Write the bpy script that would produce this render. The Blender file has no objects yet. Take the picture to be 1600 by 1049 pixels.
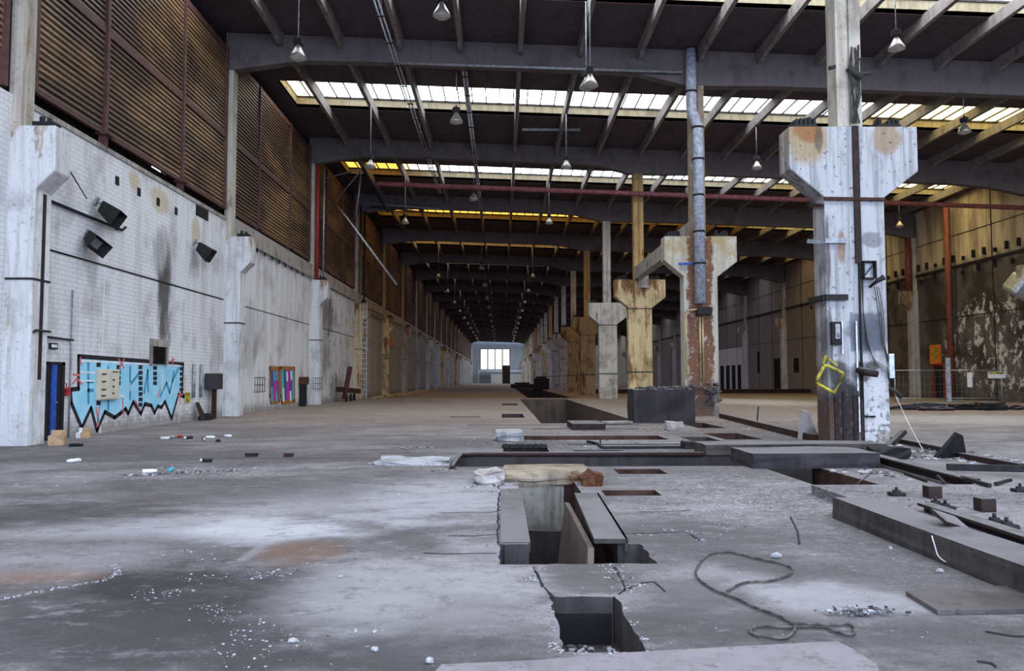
import bpy, bmesh, math, random
from mathutils import Vector, Matrix, geometry
random.seed(7)
S = bpy.context.scene
COL = S.collection

# ------------------------------------------------------------------ camera
IW, IH, EYE, FPX = 1600, 1049, 1.6, 1225.0
YAW, PIT, ROL = 0.0131, 0.0555, -0.0016
def c2w(x, u, d):
    d, u = d*math.cos(PIT) - u*math.sin(PIT), u*math.cos(PIT) + d*math.sin(PIT)
    return Vector((x*math.cos(YAW) + d*math.sin(YAW), -x*math.sin(YAW) + d*math.cos(YAW), u))
cam_d = bpy.data.cameras.new('camera'); cam = bpy.data.objects.new('camera', cam_d); COL.objects.link(cam)
_r, _u, _f = c2w(math.cos(ROL), math.sin(ROL), 0), c2w(-math.sin(ROL), math.cos(ROL), 0), c2w(0, 0, 1)
cam.matrix_world = Matrix(((_r.x, _u.x, -_f.x, 0), (_r.y, _u.y, -_f.y, 0), (_r.z, _u.z, -_f.z, EYE), (0, 0, 0, 1)))
cam_d.sensor_width = 36; cam_d.lens = FPX/IW*36; cam_d.clip_start = .05; cam_d.clip_end = 1000
S.camera = cam
def on(px, py, X=None, Y=None, Z=None):
    """the place where the sight line through a photo pixel meets a wall, a frame plane or the floor"""
    a, b = px - IW/2, py - IH/2
    c, s = math.cos(ROL), math.sin(ROL)
    r = c2w((a*c + b*s)/FPX, -(-a*s + b*c)/FPX, 1)
    t = X/r.x if X is not None else Y/r.y if Y is not None else (Z - EYE)/r.z
    return Vector((r.x*t, r.y*t, r.z*t + EYE))
def G(px, py, z=0): return on(px, py, Z=z)

# ------------------------------------------------------------------ sky, daylight, exposure
WORLD_STRENGTH, PANE = 3.6, 1.0
w = bpy.data.worlds.new('sky'); S.world = w; w.use_nodes = True
bg = w.node_tree.nodes['Background']; bg.inputs[0].default_value = (.60, .73, 1.0, 1); bg.inputs[1].default_value = WORLD_STRENGTH
S.view_settings.view_transform = 'Standard'; S.view_settings.look = 'None'
S.view_settings.gamma = 1; S.view_settings.use_curve_mapping = False
S.view_settings.exposure = 0.85
pl = bpy.data.lights.new('daylight_portal', 'AREA'); pl.shape = 'RECTANGLE'; pl.size = 46; pl.size_y = 16
pl.cycles.is_portal = True
po = bpy.data.objects.new('daylight_portal', pl); COL.objects.link(po); po.location = (11, -11.2, 8); po.rotation_euler = (math.radians(90), 0, 0)

# ------------------------------------------------------------------ plan of the hall
Y1, BAY, NG = 19.0, 14.96, 20            # first column frame, spacing, number of frames
def GY(g): return Y1 + g*BAY
XW, XR = -12.0, 34.3                     # wall faces
SLOPE = .035
def zs(x): return 16.66 - SLOPE*(x + 5)  # underside of the roof slab
ORD = ['first', 'second', 'third', 'fourth', 'fifth', 'sixth', 'seventh', 'eighth', 'ninth', 'tenth', 'eleventh', 'twelfth', 'thirteenth',
       'fourteenth', 'fifteenth', 'sixteenth', 'seventeenth', 'eighteenth', 'nineteenth', 'twentieth']

# ------------------------------------------------------------------ material kit
class NT:
    def __init__(s, name):
        s.m = bpy.data.materials.new(name); s.m.use_nodes = True
        s.t = s.m.node_tree; s.n = s.t.nodes; s.b = s.n['Principled BSDF']; s.b.inputs['Roughness'].default_value = .85
        s.b.inputs['Specular IOR Level'].default_value = .25
    def link(s, v, inp):
        if isinstance(v, bpy.types.NodeSocket): s.t.links.new(v, inp)
        elif isinstance(v, (tuple, list)) and len(v) == 3 and inp.type == 'RGBA': inp.default_value = (*v, 1)
        else: inp.default_value = v
    def math(s, op, a, b=0, c=None, clamp=False):
        n = s.n.new('ShaderNodeMath'); n.operation = op; n.use_clamp = clamp
        s.link(a, n.inputs[0]); s.link(b, n.inputs[1])
        if c is not None: s.link(c, n.inputs[2])
        return n.outputs[0]
    def world(s): return s.n.new('ShaderNodeNewGeometry').outputs['Position']
    def local(s, rnd=0):
        o = s.n.new('ShaderNodeTexCoord').outputs['Object']
        if rnd:
            q = s.math('MULTIPLY', s.n.new('ShaderNodeObjectInfo').outputs['Random'], rnd)
            a = s.n.new('ShaderNodeVectorMath'); a.operation = 'ADD'; s.link(o, a.inputs[0]); s.link(q, a.inputs[1]); o = a.outputs[0]
        return o
    def rnd(s): return s.n.new('ShaderNodeObjectInfo').outputs['Random']
    def scale(s, v, k):
        n = s.n.new('ShaderNodeMapping'); s.link(v, n.inputs[0]); n.inputs['Scale'].default_value = k; return n.outputs[0]
    def sep(s, v): n = s.n.new('ShaderNodeSeparateXYZ'); s.link(v, n.inputs[0]); return n.outputs
    def noise(s, v, sc, det=4, rough=.6):
        n = s.n.new('ShaderNodeTexNoise'); s.link(v, n.inputs['Vector']); n.inputs['Scale'].default_value = sc
        n.inputs['Detail'].default_value = det; n.inputs['Roughness'].default_value = rough; return n.outputs['Fac']
    def step(s, v, a, b, lo=0, hi=1):
        n = s.n.new('ShaderNodeMapRange'); n.interpolation_type = 'SMOOTHSTEP'; s.link(v, n.inputs[0])
        for i, x in enumerate((a, b, lo, hi)): n.inputs[i+1].default_value = x
        return n.outputs[0]
    def mix(s, f, a, b, mode='MIX'):
        n = s.n.new('ShaderNodeMix'); n.data_type = 'RGBA'; n.blend_type = mode
        s.link(f, n.inputs[0]); s.link(a, n.inputs[6]); s.link(b, n.inputs[7]); return n.outputs[2]
    def blob(s, u, v, cu, cv, ru, rv, nz, amp=1.6, soft=.6):
        a = s.math('POWER', s.math('ABSOLUTE', s.math('DIVIDE', s.math('SUBTRACT', u, cu), ru)), 2)
        b = s.math('POWER', s.math('ABSOLUTE', s.math('DIVIDE', s.math('SUBTRACT', v, cv), rv)), 2)
        d = s.math('SUBTRACT', 1, s.math('ADD', a, b))
        d = s.math('ADD', d, s.math('MULTIPLY', s.math('SUBTRACT', nz, .5), amp))
        return s.step(d, 0, soft)
    def bump(s, h, dist=.02, st=.6):
        n = s.n.new('ShaderNodeBump'); n.inputs['Strength'].default_value = st; n.inputs['Distance'].default_value = dist
        s.link(h, n.inputs['Height']); s.link(n.outputs[0], s.b.inputs['Normal'])
    def out(s, c, rough=None, metal=None):
        s.link(c, s.b.inputs['Base Color'])
        if rough is not None: s.link(rough, s.b.inputs['Roughness'])
        if metal is not None: s.link(metal, s.b.inputs['Metallic'])
        return s.m

def dust_top(t, c, dust, nz):
    n = t.sep(t.n.new('ShaderNodeNewGeometry').outputs['Normal'])[2]
    f = t.math('MULTIPLY', t.step(n, .55, .85), t.step(nz, .35, .55, .55, 1))
    return t.mix(f, c, dust)
def concrete(name, base, dirt, rust=None, ramt=.5, top=None, soot=.4, white=None, bump=.012, rnd=53, dust=None, streak=.25):
    t = NT(name); raw = t.local(); v = t.local(rnd); z = t.sep(raw)[2]
    st = t.noise(t.scale(v, (2.5, 2.5, .18)), 1.6, 6, .65); bl = t.noise(v, .8, 6, .65); fi = t.noise(v, 9, 5, .7); s2 = t.noise(t.scale(v, (9, 9, .25)), 1.3, 4)
    c = t.mix(t.step(st, .45, .64, 0, .65), base, dirt)
    c = t.mix(t.step(bl, .50, .66, 0, soot), c, tuple(x*.32 for x in dirt))
    c = t.mix(t.step(s2, .57, .68, 0, streak), c, tuple(x*.5 for x in dirt))
    if white: c = t.mix(t.step(t.noise(v, 2.1, 6, .7), .54, .57, 0, .9), c, white)
    if rust:
        rz = t.noise(t.scale(v, (1.6, 1.6, .35)), 1.1, 6, .65)
        if top is not None: rz = t.math('ADD', rz, t.step(z, top - 1.6, top, 0, .16))
        k = .70 - ramt*.27
        c = t.mix(t.step(rz, k, k + .12, 0, .92), c, t.mix(t.step(fi, .40, .60), rust, tuple(x*.3 for x in rust)))
    c = t.mix(t.step(fi, .57, .66, 0, .45), c, tuple(x*.4 for x in dirt))
    if dust: c = dust_top(t, c, dust, bl)
    t.bump(t.math('ADD', fi, st), bump); return t.out(c)
def plain(name, col, rough=.6, metal=0, var=.5, sc=6, col2=None, dust=None):
    t = NT(name); v = t.local(31); n = t.noise(v, sc, 5)
    c = t.mix(t.step(n, .38, .64), col, col2 or tuple(x*var for x in col)); t.bump(n, .005, .3)
    if dust: c = dust_top(t, c, dust, n)
    return t.out(c, rough, metal)
def emit(name, col, st):
    t = NT(name); e = t.n.new('ShaderNodeEmission'); t.link(col, e.inputs[0]); t.link(st, e.inputs[1])
    t.t.links.new(e.outputs[0], t.n['Material Output'].inputs[0]); return t.m

M = {}
M['white'] = concrete('white_concrete', (.60, .60, .61), (.36, .34, .32), (.40, .24, .07), .30, 7.9, .35)
M['cream'] = concrete('cream_concrete', (.60, .47, .26), (.34, .23, .11), (.26, .11, .035), .6, 7.9, .6)
M['ochre'] = concrete('ochre_concrete', (.50, .38, .20), (.32, .20, .09), (.26, .10, .03), .75, 7.9, .6)
M['brown_col'] = concrete('brown_stained_concrete', (.30, .21, .12), (.17, .11, .06), (.13, .055, .022), .75, None, .6)
M['mottled'] = concrete('mottled_concrete', (.52, .49, .44), (.33, .27, .19), (.24, .12, .045), .5, None, .5)
M['grey_col'] = concrete('grey_concrete', (.40, .37, .35), (.24, .20, .18), (.28, .15, .06), .4, 7.9, .55)
def rusty_mat():
    t = NT('rust_stained_concrete'); raw = t.local(); x, y, z = t.sep(raw)[0:3]
    st = t.noise(t.scale(raw, (3, 3, .22)), 1.5, 6, .65); nz = t.noise(raw, 1.6, 7, .7); fi = t.noise(raw, 9, 5, .7)
    c = t.mix(t.step(st, .45, .63, 0, .7), (.46, .43, .37), (.30, .25, .18))
    c = t.mix(t.math('MULTIPLY', t.step(z, 6.4, 7.4), t.step(nz, .44, .56, 0, .7)), c, (.34, .25, .11))
    edge = t.math('ADD', t.math('ABSOLUTE', t.math('ADD', x, .03)), t.math('MULTIPLY', t.math('SUBTRACT', nz, .5), .9))
    m = t.math('MULTIPLY', t.step(edge, .60, .50), t.step(z, 8.4, 7.6, .6, 1))
    rc = t.mix(t.step(st, .42, .60), (.145, .06, .032), t.mix(t.step(fi, .42, .6), (.26, .115, .05), (.06, .035, .028)))
    rc = t.mix(t.step(t.noise(raw, 2.6, 7, .75), .56, .60, 0, .85), rc, (.46, .42, .36))
    c = t.mix(t.math('MULTIPLY', m, .95), c, rc)
    c = t.mix(t.math('MULTIPLY', t.step(z, 1.7, .9), t.step(nz, .38, .54, 0, .75)), c, (.09, .075, .07))
    c = t.mix(t.step(fi, .58, .66, 0, .4), c, (.10, .08, .07)); t.bump(t.math('ADD', fi, nz), .03, .7); return t.out(c)
M['rusty_col'] = rusty_mat()
M['post'] = concrete('post_concrete', (.46, .42, .36), (.27, .22, .17), (.30, .16, .06), .4, None, .5)
M['post_orange'] = concrete('ochre_post', (.42, .27, .11), (.26, .15, .06), (.22, .09, .03), .5, None, .4)
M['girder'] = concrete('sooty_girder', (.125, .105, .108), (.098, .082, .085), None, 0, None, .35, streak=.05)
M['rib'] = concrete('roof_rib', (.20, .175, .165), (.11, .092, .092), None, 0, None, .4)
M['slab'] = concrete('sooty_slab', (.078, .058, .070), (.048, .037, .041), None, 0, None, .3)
M['upstand'] = concrete('skylight_kerb', (.20, .17, .115), (.12, .095, .06), None, 0, None, .3)
M['sill'] = concrete('sill_concrete', (.34, .31, .28), (.18, .15, .13), (.25, .16, .08), .3, None, .6)
DUST = (.155, .144, .148)
M['block'] = concrete('block_concrete', (.045, .039, .042), (.024, .021, .022), (.06, .04, .027), .25, None, .5, dust=DUST)
M['kerb'] = concrete('kerb_concrete', (.062, .053, .048), (.028, .024, .022), (.07, .045, .03), .25, None, .5, dust=DUST)
M['plate'] = concrete('floor_plate', (.105, .09, .088), (.06, .05, .047), None, 0, None, .5)
M['slab_pale'] = concrete('pale_slab', (.215, .20, .213), (.16, .148, .157), None, 0, None, .2)
M['pale_lump'] = concrete('pale_lump', (.34, .345, .36), (.17, .16, .15), (.22, .15, .08), .3, None, .5)
M['stub'] = concrete('stained_stub', (.31, .26, .20), (.14, .10, .07), (.17, .08, .03), .6, None, .5)
M['stub_low'] = concrete('stained_stub_face', (.30, .28, .245), (.11, .09, .07), (.11, .07, .035), .3, None, .5)
M['rust'] = plain('rusty_steel', (.055, .025, .017), .8, .1, .45, dust=DUST)
M['rust_bright'] = plain('bright_rust', (.12, .042, .015), .85, 0, .3, 9)
M['dark'] = plain('dark_steel', (.022, .02, .021), .65, .2, .6)
M['dark_brown'] = plain('brown_steel', (.034, .02, .018), .75, .1, .55, dust=DUST)
M['galv'] = plain('galvanised_steel', (.50, .53, .58), .42, .7, .6)
M['grey_metal'] = plain('grey_metal', (.33, .34, .36), .5, .4, .6)
M['pipe_grey'] = plain('grey_drainpipe', (.42, .45, .52), .5, 0, .55)
M['pipe_red'] = plain('red_pipe', (.22, .06, .04), .5, 0, .5)
M['pipe_dark_red'] = plain('faded_red_pipe', (.25, .085, .095), .5, 0, .5)
M['mullion'] = plain('brown_mullion', (.105, .048, .042), .65, 0, .6)
M['yellow'] = plain('yellow_paint', (.48, .41, .05), .5, 0, .3, 7)
M['orange'] = plain('orange_paint', (.75, .20, .03), .5, 0, .7)
M['maroon'] = plain('maroon_paint', (.10, .03, .03), .7, 0, .5)
M['red'] = plain('red_paint', (.36, .035, .035), .5, 0, .6)
M['blue'] = plain('blue_paint', (.03, .10, .45), .5, 0, .6)
M['lens'] = plain('lamp_lens', (.40, .38, .34), .2, 0, .8)
M['bell'] = plain('lamp_bell', (.30, .275, .24), .35, .5, .7)
M['cable'] = plain('black_cable', (.035, .032, .032), .7, 0, .7)
M['rope'] = plain('dusty_rope', (.038, .032, .028), .9, 0, .4, 16, (.12, .11, .105))
M['card'] = plain('cardboard', (.45, .30, .17), .9, 0, .7)
M['white_paint'] = plain('white_paint', (.75, .76, .78), .6, 0, .85)
M['beige'] = plain('beige_enamel', (.60, .55, .44), .55, 0, .85, 3)
M['void'] = plain('black_opening', (.012, .011, .012), .9, 0, .8)
M['chalk'] = plain('plaster_chips', (.40, .40, .42), .95, 0, .65, 20)
M['soot_rubble'] = plain('dark_rubble', (.04, .035, .035), .95, 0, .4, 12, (.14, .133, .138))
M['aqua'] = plain('aqua_paint', (.24, .55, .72), .8, 0, .85, 2, (.33, .62, .76))
M['teal'] = plain('teal_paint', (.05, .26, .42), .8, 0, .8)
M['black_paint'] = plain('black_paint', (.02, .018, .022), .8, 0, .8)
M['pink_paint'] = plain('pink_red_paint', (.66, .16, .17), .8, 0, .8)
M['magenta'] = plain('magenta_paint', (.55, .04, .36), .8, 0, .7)
M['violet'] = plain('violet_paint', (.22, .06, .36), .8, 0, .7)
M['turq'] = plain('turquoise_paint', (.08, .42, .50), .8, 0, .7)
M['deep_blue'] = plain('deep_blue_paint', (.03, .12, .25), .8, 0, .7)
M['brown_paint'] = plain('brown_orange_paint', (.42, .17, .04), .8, 0, .5, 14)

def louvre_mat():
    t = NT('louvre_sheet'); v = t.world(); n = t.noise(t.scale(v, (1, .35, .8)), .45, 4); f = t.noise(v, 6, 4)
    c = t.mix(t.step(n, .42, .60), (.095, .058, .040), (.245, .15, .078))
    sl = t.noise(t.scale(v, (0, .12, 5.9)), 1, 1); c = t.mix(t.step(sl, .5, .6, 0, .45), c, (.06, .038, .028))
    c = t.mix(t.step(f, .55, .72, 0, .6), c, (.05, .034, .026)); t.bump(f, .004, .3); return t.out(c, .55)
M['louvre'] = louvre_mat()

def left_wall_mat():
    t = NT('painted_brick_wall'); v = t.world(); x, y, z = t.sep(v)[0:3]
    cmb = t.n.new('ShaderNodeCombineXYZ'); t.link(y, cmb.inputs[0]); t.link(z, cmb.inputs[1]); p = cmb.outputs[0]
    br = t.n.new('ShaderNodeTexBrick'); t.link(p, br.inputs['Vector']); br.inputs['Scale'].default_value = 1
    br.inputs['Brick Width'].default_value = .36; br.inputs['Row Height'].default_value = .135; br.inputs['Mortar Size'].default_value = .012
    br.inputs['Mortar Smooth'].default_value = .4
    st = t.noise(t.scale(v, (1, 1.4, .16)), 1.3, 5); bl = t.noise(v, .5, 5); fi = t.noise(v, 5, 5)
    isb = t.step(y, 33.9, 34.0, 1, 0)
    base = t.mix(isb, (.62, .61, .61), (.64, .64, .65))
    c = t.mix(t.step(st, .46, .66, 0, .45), base, (.36, .34, .335))
    c = t.mix(t.step(bl, .50, .66, 0, .5), c, (.24, .22, .22))
    c = t.mix(t.math('MULTIPLY', t.step(t.noise(v, 2.3, 7, .75), .53, .62, 0, .7), t.step(y, 48, 50)), c, (.12, .11, .11))
    mo = t.math('MULTIPLY', t.math('MULTIPLY', br.outputs['Fac'], isb), .33)
    c = t.mix(mo, c, (.20, .18, .175))
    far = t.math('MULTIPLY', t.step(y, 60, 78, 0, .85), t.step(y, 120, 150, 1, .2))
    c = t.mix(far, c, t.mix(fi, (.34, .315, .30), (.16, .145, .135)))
    # run-down soot marks and yellow leaks under the wall head
    nz = t.noise(t.scale(v, (1, 1, .4)), 1.7, 5)
    for cy, cz, ry, rz, a in ((27.95, 4.2, .75, 2.3, .9), (27.6, 5.9, .9, 1.2, .5), (22.9, 5.1, .5, 1.1, .35), (37.5, 3.5, 1.4, 2.4, .3), (54, 6, 3.5, 1.5, .7), (53, 3, 2.5, 2.2, .45), (57, 1.2, 3, 1, .5)):
        c = t.mix(t.math('MULTIPLY', t.blob(y, z, cy, cz, ry, rz, nz, 2.4, .9), a), c, (.05, .04, .036))
    for cy, cz, ry, rz in ((27.4, 7.9, 1.0, .5), (25.5, 8.1, .5, .4), (30.6, 7.4, .5, .7)):
        c = t.mix(t.math('MULTIPLY', t.blob(y, z, cy, cz, ry, rz, nz, 2.2, .9), .55), c, (.40, .29, .10))
    c = t.mix(t.step(t.math('SUBTRACT', z, t.math('MULTIPLY', fi, .9)), -.35, .15, .7, 0), c, (.16, .135, .12))  # wall foot darkened in the colour for contact shade and grime
    t.bump(t.math('SUBTRACT', fi, t.math('MULTIPLY', t.math('MULTIPLY', br.outputs['Fac'], isb), .8)), .012, .5)
    return t.out(c)
M['wall_left'] = left_wall_mat()

def right_wall_mat():
    t = NT('sooty_panel_wall'); v = t.world(); x, y, z = t.sep(v)[0:3]
    st = t.noise(t.scale(v, (1, 1.2, .2)), .9, 5); bl = t.noise(v, .35, 5); fi = t.noise(v, 2.2, 6, .7)
    c = t.mix(t.step(st, .42, .66), (.60, .49, .35), (.31, .235, .165))
    lowc = t.mix(t.step(bl, .42, .6), (.115, .097, .092), (.045, .037, .035))
    low = t.step(t.math('ADD', z, t.math('MULTIPLY', t.math('SUBTRACT', st, .5), 3)), 9.6, 10.6, 1, 0)
    c = t.mix(low, c, lowc)
    pe = t.blob(y, z, 53.5, 4.0, 7, 3.4, fi, 3.4, .25)
    pe = t.math('MULTIPLY', pe, t.step(t.noise(t.scale(v, (1, 1, .7)), 1.3, 8, .78), .535, .55))
    c = t.mix(t.math('MULTIPLY', pe, .9), c, (.60, .59, .58))
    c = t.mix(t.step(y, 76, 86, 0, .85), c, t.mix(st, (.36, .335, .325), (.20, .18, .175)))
    t.bump(fi, .01, .4); return t.out(c)
M['wall_right'] = right_wall_mat()

def floor_mat():
    t = NT('dusty_concrete_floor'); v = t.world(); x, y, z = t.sep(v)[0:3]
    big = t.noise(t.scale(v, (.55, .8, 1)), .35, 6, .6); mid = t.noise(t.scale(v, (.6, 1, 1)), 1.1, 6, .65); fi = t.noise(v, 7, 6, .7); gr = t.noise(v, 38, 3, .7)
    c = t.mix(t.step(big, .40, .58), (.115, .103, .106), (.215, .20, .208))
    c = t.mix(t.step(mid, .47, .60, 0, .7), c, (.085, .074, .076))
    c = t.mix(t.step(mid, .44, .32, 0, .55), c, (.29, .28, .295))
    c = t.mix(t.step(fi, .54, .64, 0, .4), c, (.32, .305, .32)); c = t.mix(t.step(t.noise(v, 5.5, 7, .8), .52, .60, 0, .55), c, (.075, .066, .067)); c = t.mix(t.step(gr, .54, .60, 0, .5), c, (.055, .048, .05)); c = t.mix(t.step(t.noise(v, 55, 3, .8), .60, .66, 0, .5), c, (.36, .35, .37))
    br = t.step(t.math('ADD', y, t.math('MULTIPLY', big, 10)), 22, 42, 0, .75)
    c = t.mix(br, c, t.mix(mid, (.30, .235, .19), (.17, .128, .10)))
    # tyre sweeps, spills and other darker and paler patches, measured on the floor
    nz = t.noise(t.scale(v, (.8, 1.4, 1)), 1.5, 7, .7)
    for px, py, rx, ry, a, col in (
        (290, 930, 280, 80, .9, (.022, .02, .021)), (330, 1005, 360, 75, .85, (.042, .037, .039)), (60, 1010, 260, 85, .75, (.055, .048, .051)), (60, 805, 260, 28, .8, (.04, .034, .034)), (620, 1010, 330, 70, .8, (.055, .049, .051)),
        (60, 900, 110, 16, .6, (.20, .11, .075)), (110, 870, 190, 30, .5, (.28, .27, .29)), (330, 828, 330, 30, .75, (.34, .335, .36)), (410, 828, 150, 24, .75, (.46, .46, .49)), (407, 856, 14, 34, .5, (.36, .36, .39)), (470, 862, 90, 26, .7, (.15, .085, .055)),
        (640, 925, 260, 75, .6, (.36, .345, .36)), (560, 780, 260, 40, .45, (.36, .35, .385)), (640, 845, 80, 28, .6, (.07, .062, .063)), (760, 870, 90, 40, .4, (.32, .305, .32)), (700, 775, 170, 45, .55, (.40, .39, .42)),
        (1330, 935, 190, 45, .6, (.36, .345, .37)), (1130, 905, 130, 34, .5, (.33, .315, .335)), (1250, 885, 130, 26, .7, (.06, .052, .053)), (1110, 985, 240, 50, .75, (.06, .053, .054)), (1480, 1000, 240, 65, .75, (.065, .058, .06)), (930, 900, 100, 34, .8, (.085, .075, .075)), (1060, 840, 200, 40, .8, (.085, .077, .08)), (1380, 850, 200, 40, .8, (.10, .09, .095)), (1080, 930, 130, 40, .8, (.10, .09, .092)), (1450, 905, 160, 40, .8, (.09, .08, .083)), (720, 960, 140, 40, .4, (.13, .12, .125)),
        (300, 765, 360, 24, .55, (.075, .066, .066)), (520, 712, 260, 15, .5, (.08, .07, .069)), (600, 742, 170, 13, .5, (.075, .066, .066)), (150, 712, 300, 14, .5, (.085, .075, .075)), (200, 850, 250, 20, .4, (.08, .07, .07)), (1500, 655, 260, 10, .6, (.42, .39, .38)), (745, 609, 130, 4, .7, (.10, .075, .06)), (640, 628, 90, 5, .4, (.13, .10, .08)), (700, 645, 160, 6, .4, (.32, .27, .24)), (1180, 628, 110, 7, .6, (.60, .57, .56)), (1180, 614, 200, 4, .7, (.17, .10, .06))):
        q = G(px, py); c = t.mix(t.math('MULTIPLY', t.blob(x, y, q.x, q.y, rx*q.y/FPX, ry*q.y*q.y/(EYE*FPX), nz, 2.8, 1.0), a), c, tuple(k*.92 for k in col))
    # gravelly plaster dust around the machine pits
    gz = t.blob(x, y, 3.5, 11.0, 1.8, 3.0, nz, 3.6, 1.6)
    gz2 = t.blob(x, y, 5.5, 10, 3.2, 8.5, nz, 1.0, .6)
    sp = t.step(t.math('ADD', t.math('MULTIPLY', t.noise(v, 34, 4, .9), .6), t.math('MULTIPLY', t.noise(v, 9, 5, .7), .4)), .50, .57)
    c = t.mix(t.math('MULTIPLY', gz, t.math('MULTIPLY', sp, .9)), c, (.58, .575, .60))
    c = t.mix(t.math('MULTIPLY', gz2, t.math('MULTIPLY', sp, .5)), c, (.27, .255, .265))
    c = t.mix(t.step(t.noise(v, 14, 3, .9), .68, .71, 0, .8), c, (.58, .58, .62))
    c = t.mix(t.step(t.noise(v, 3.2, 8, .85), .53, .62, 0, .45), c, (.05, .044, .045)); c = t.mix(t.step(t.noise(t.scale(v, (.5, 1, 1)), 2.4, 8, .85), .55, .64, 0, .4), c, (.30, .29, .31))
    c = t.mix(t.step(t.noise(v, 20, 3, .9), .66, .70, 0, .7), c, (.035, .03, .031))
    t.bump(t.math('ADD', t.math('ADD', fi, t.math('MULTIPLY', gr, .5)), t.math('MULTIPLY', mid, 1.5)), .02, .8)
    return t.out(c, .8)
M['floor'] = floor_mat()
M['pit'] = concrete('pit_wall', (.055, .047, .047), (.03, .025, .025), (.06, .035, .025), .3, None, .5)
M['pit_rust'] = plain('pit_rust', (.075, .038, .027), .85, 0, .4, 2)
M['pit_streak'] = concrete('long_pit_wall', (.13, .10, .088), (.075, .055, .048), (.12, .07, .045), .4, None, .4, None, .01, 0)
M['far_wall'] = concrete('far_wall_paint', (.40, .44, .52), (.30, .32, .38), None, 0, None, .2)
M['wash'] = concrete('white_wash', (.74, .75, .78), (.55, .55, .55), None, 0, None, .1)

def pillar_front_mat():
    t = NT('peeling_white_pillar'); raw = t.local(); x, y, z = t.sep(raw)[0:3]
    st = t.noise(t.scale(raw, (3.4, 3.4, .16)), 1.7, 5); nz = t.noise(raw, 1.7, 6, .65); fi = t.noise(raw, 8, 5)
    c = t.mix(t.step(st, .45, .62, 0, .75), (.40, .405, .42), (.22, .215, .22))
    c = t.mix(t.step(t.noise(t.scale(raw, (9, 9, .3)), 1.2, 3), .58, .66, 0, .4), c, (.12, .112, .12))
    c = t.mix(t.step(t.noise(t.scale(raw, (1.2, 1.2, .5)), 1.6, 7, .7), .52, .66, 0, .55), c, (.17, .165, .175))
    c = t.mix(t.math('MULTIPLY', t.step(z, 2.3, 1.6), t.math('MULTIPLY', t.step(x, -.02, .15), t.step(nz, .36, .5, 0, .9))), c, (.52, .52, .53))
    so = t.math('MULTIPLY', t.step(t.math('ADD', z, t.math('MULTIPLY', nz, 1.6)), 2.5, 1.5), t.step(t.math('ADD', x, t.math('MULTIPLY', nz, .2)), .14, .04))
    c = t.mix(t.math('MULTIPLY', so, .88), c, t.mix(t.step(fi, .45, .6), (.028, .023, .023), (.09, .065, .05)))
    pt = t.math('MULTIPLY', t.math('MULTIPLY', t.step(x, -.2, -.16), t.step(x, .66, .60)), t.math('MULTIPLY', t.step(t.math('ADD', z, t.math('MULTIPLY', nz, .5)), 2.50, 2.56), t.step(z, 3.22, 3.16)))
    c = t.mix(t.math('MULTIPLY', pt, .85), c, t.mix(st, (.10, .108, .13), (.19, .20, .235)))
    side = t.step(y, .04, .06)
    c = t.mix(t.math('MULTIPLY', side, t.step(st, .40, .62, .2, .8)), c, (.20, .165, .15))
    for cx, cz, rx, rz, a, col in ((.25, 2.7, .6, .6, .85, (.085, .09, .11)), (-.38, .7, .55, 1.3, .95, (.022, .018, .018)), (-.66, .35, .2, .9, .9, (.085, .045, .026)), (-.5, 1.7, .35, .4, .85, (.045, .04, .04)), (.05, 1.75, .3, .3, .75, (.05, .046, .048)), (.35, 1.9, .2, .15, .8, (.04, .036, .036)), (-.1, .9, .2, .5, .9, (.03, .026, .026)), (-.68, 2.6, .1, .9, .7, (.05, .045, .045)), (-.69, 4.6, .07, 1.2, .8, (.06, .05, .05)), (.1, 6.9, .1, .9, .6, (.07, .065, .07)), (-.35, 4.85, .13, .5, .75, (.20, .11, .05)), (-1.15, 7.5, .6, .7, .8, (.30, .21, .09)), (-1.1, 7.7, .4, .35, .85, (.24, .10, .035)), (-.85, 7.5, .12, .4, .7, (.08, .06, .05)), (.85, 7.6, .45, .5, .7, (.26, .16, .07)), (.42, 5.0, .3, .22, .65, (.11, .11, .125)), (.62, .15, .3, .25, .6, (.20, .16, .10))):
        c = t.mix(t.math('MULTIPLY', t.blob(x, z, cx, cz, rx, rz, nz, 1.9, .7), a), c, col)
    c = t.mix(t.step(t.math('ADD', fi, t.step(z, 2.2, 0, 0, .08)), .60, .64, 0, .7), c, (.08, .07, .072))
    t.bump(t.math('ADD', t.math('ADD', fi, st), nz), .02, .6); return t.out(c)
M['pillar_front'] = pillar_front_mat()

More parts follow.
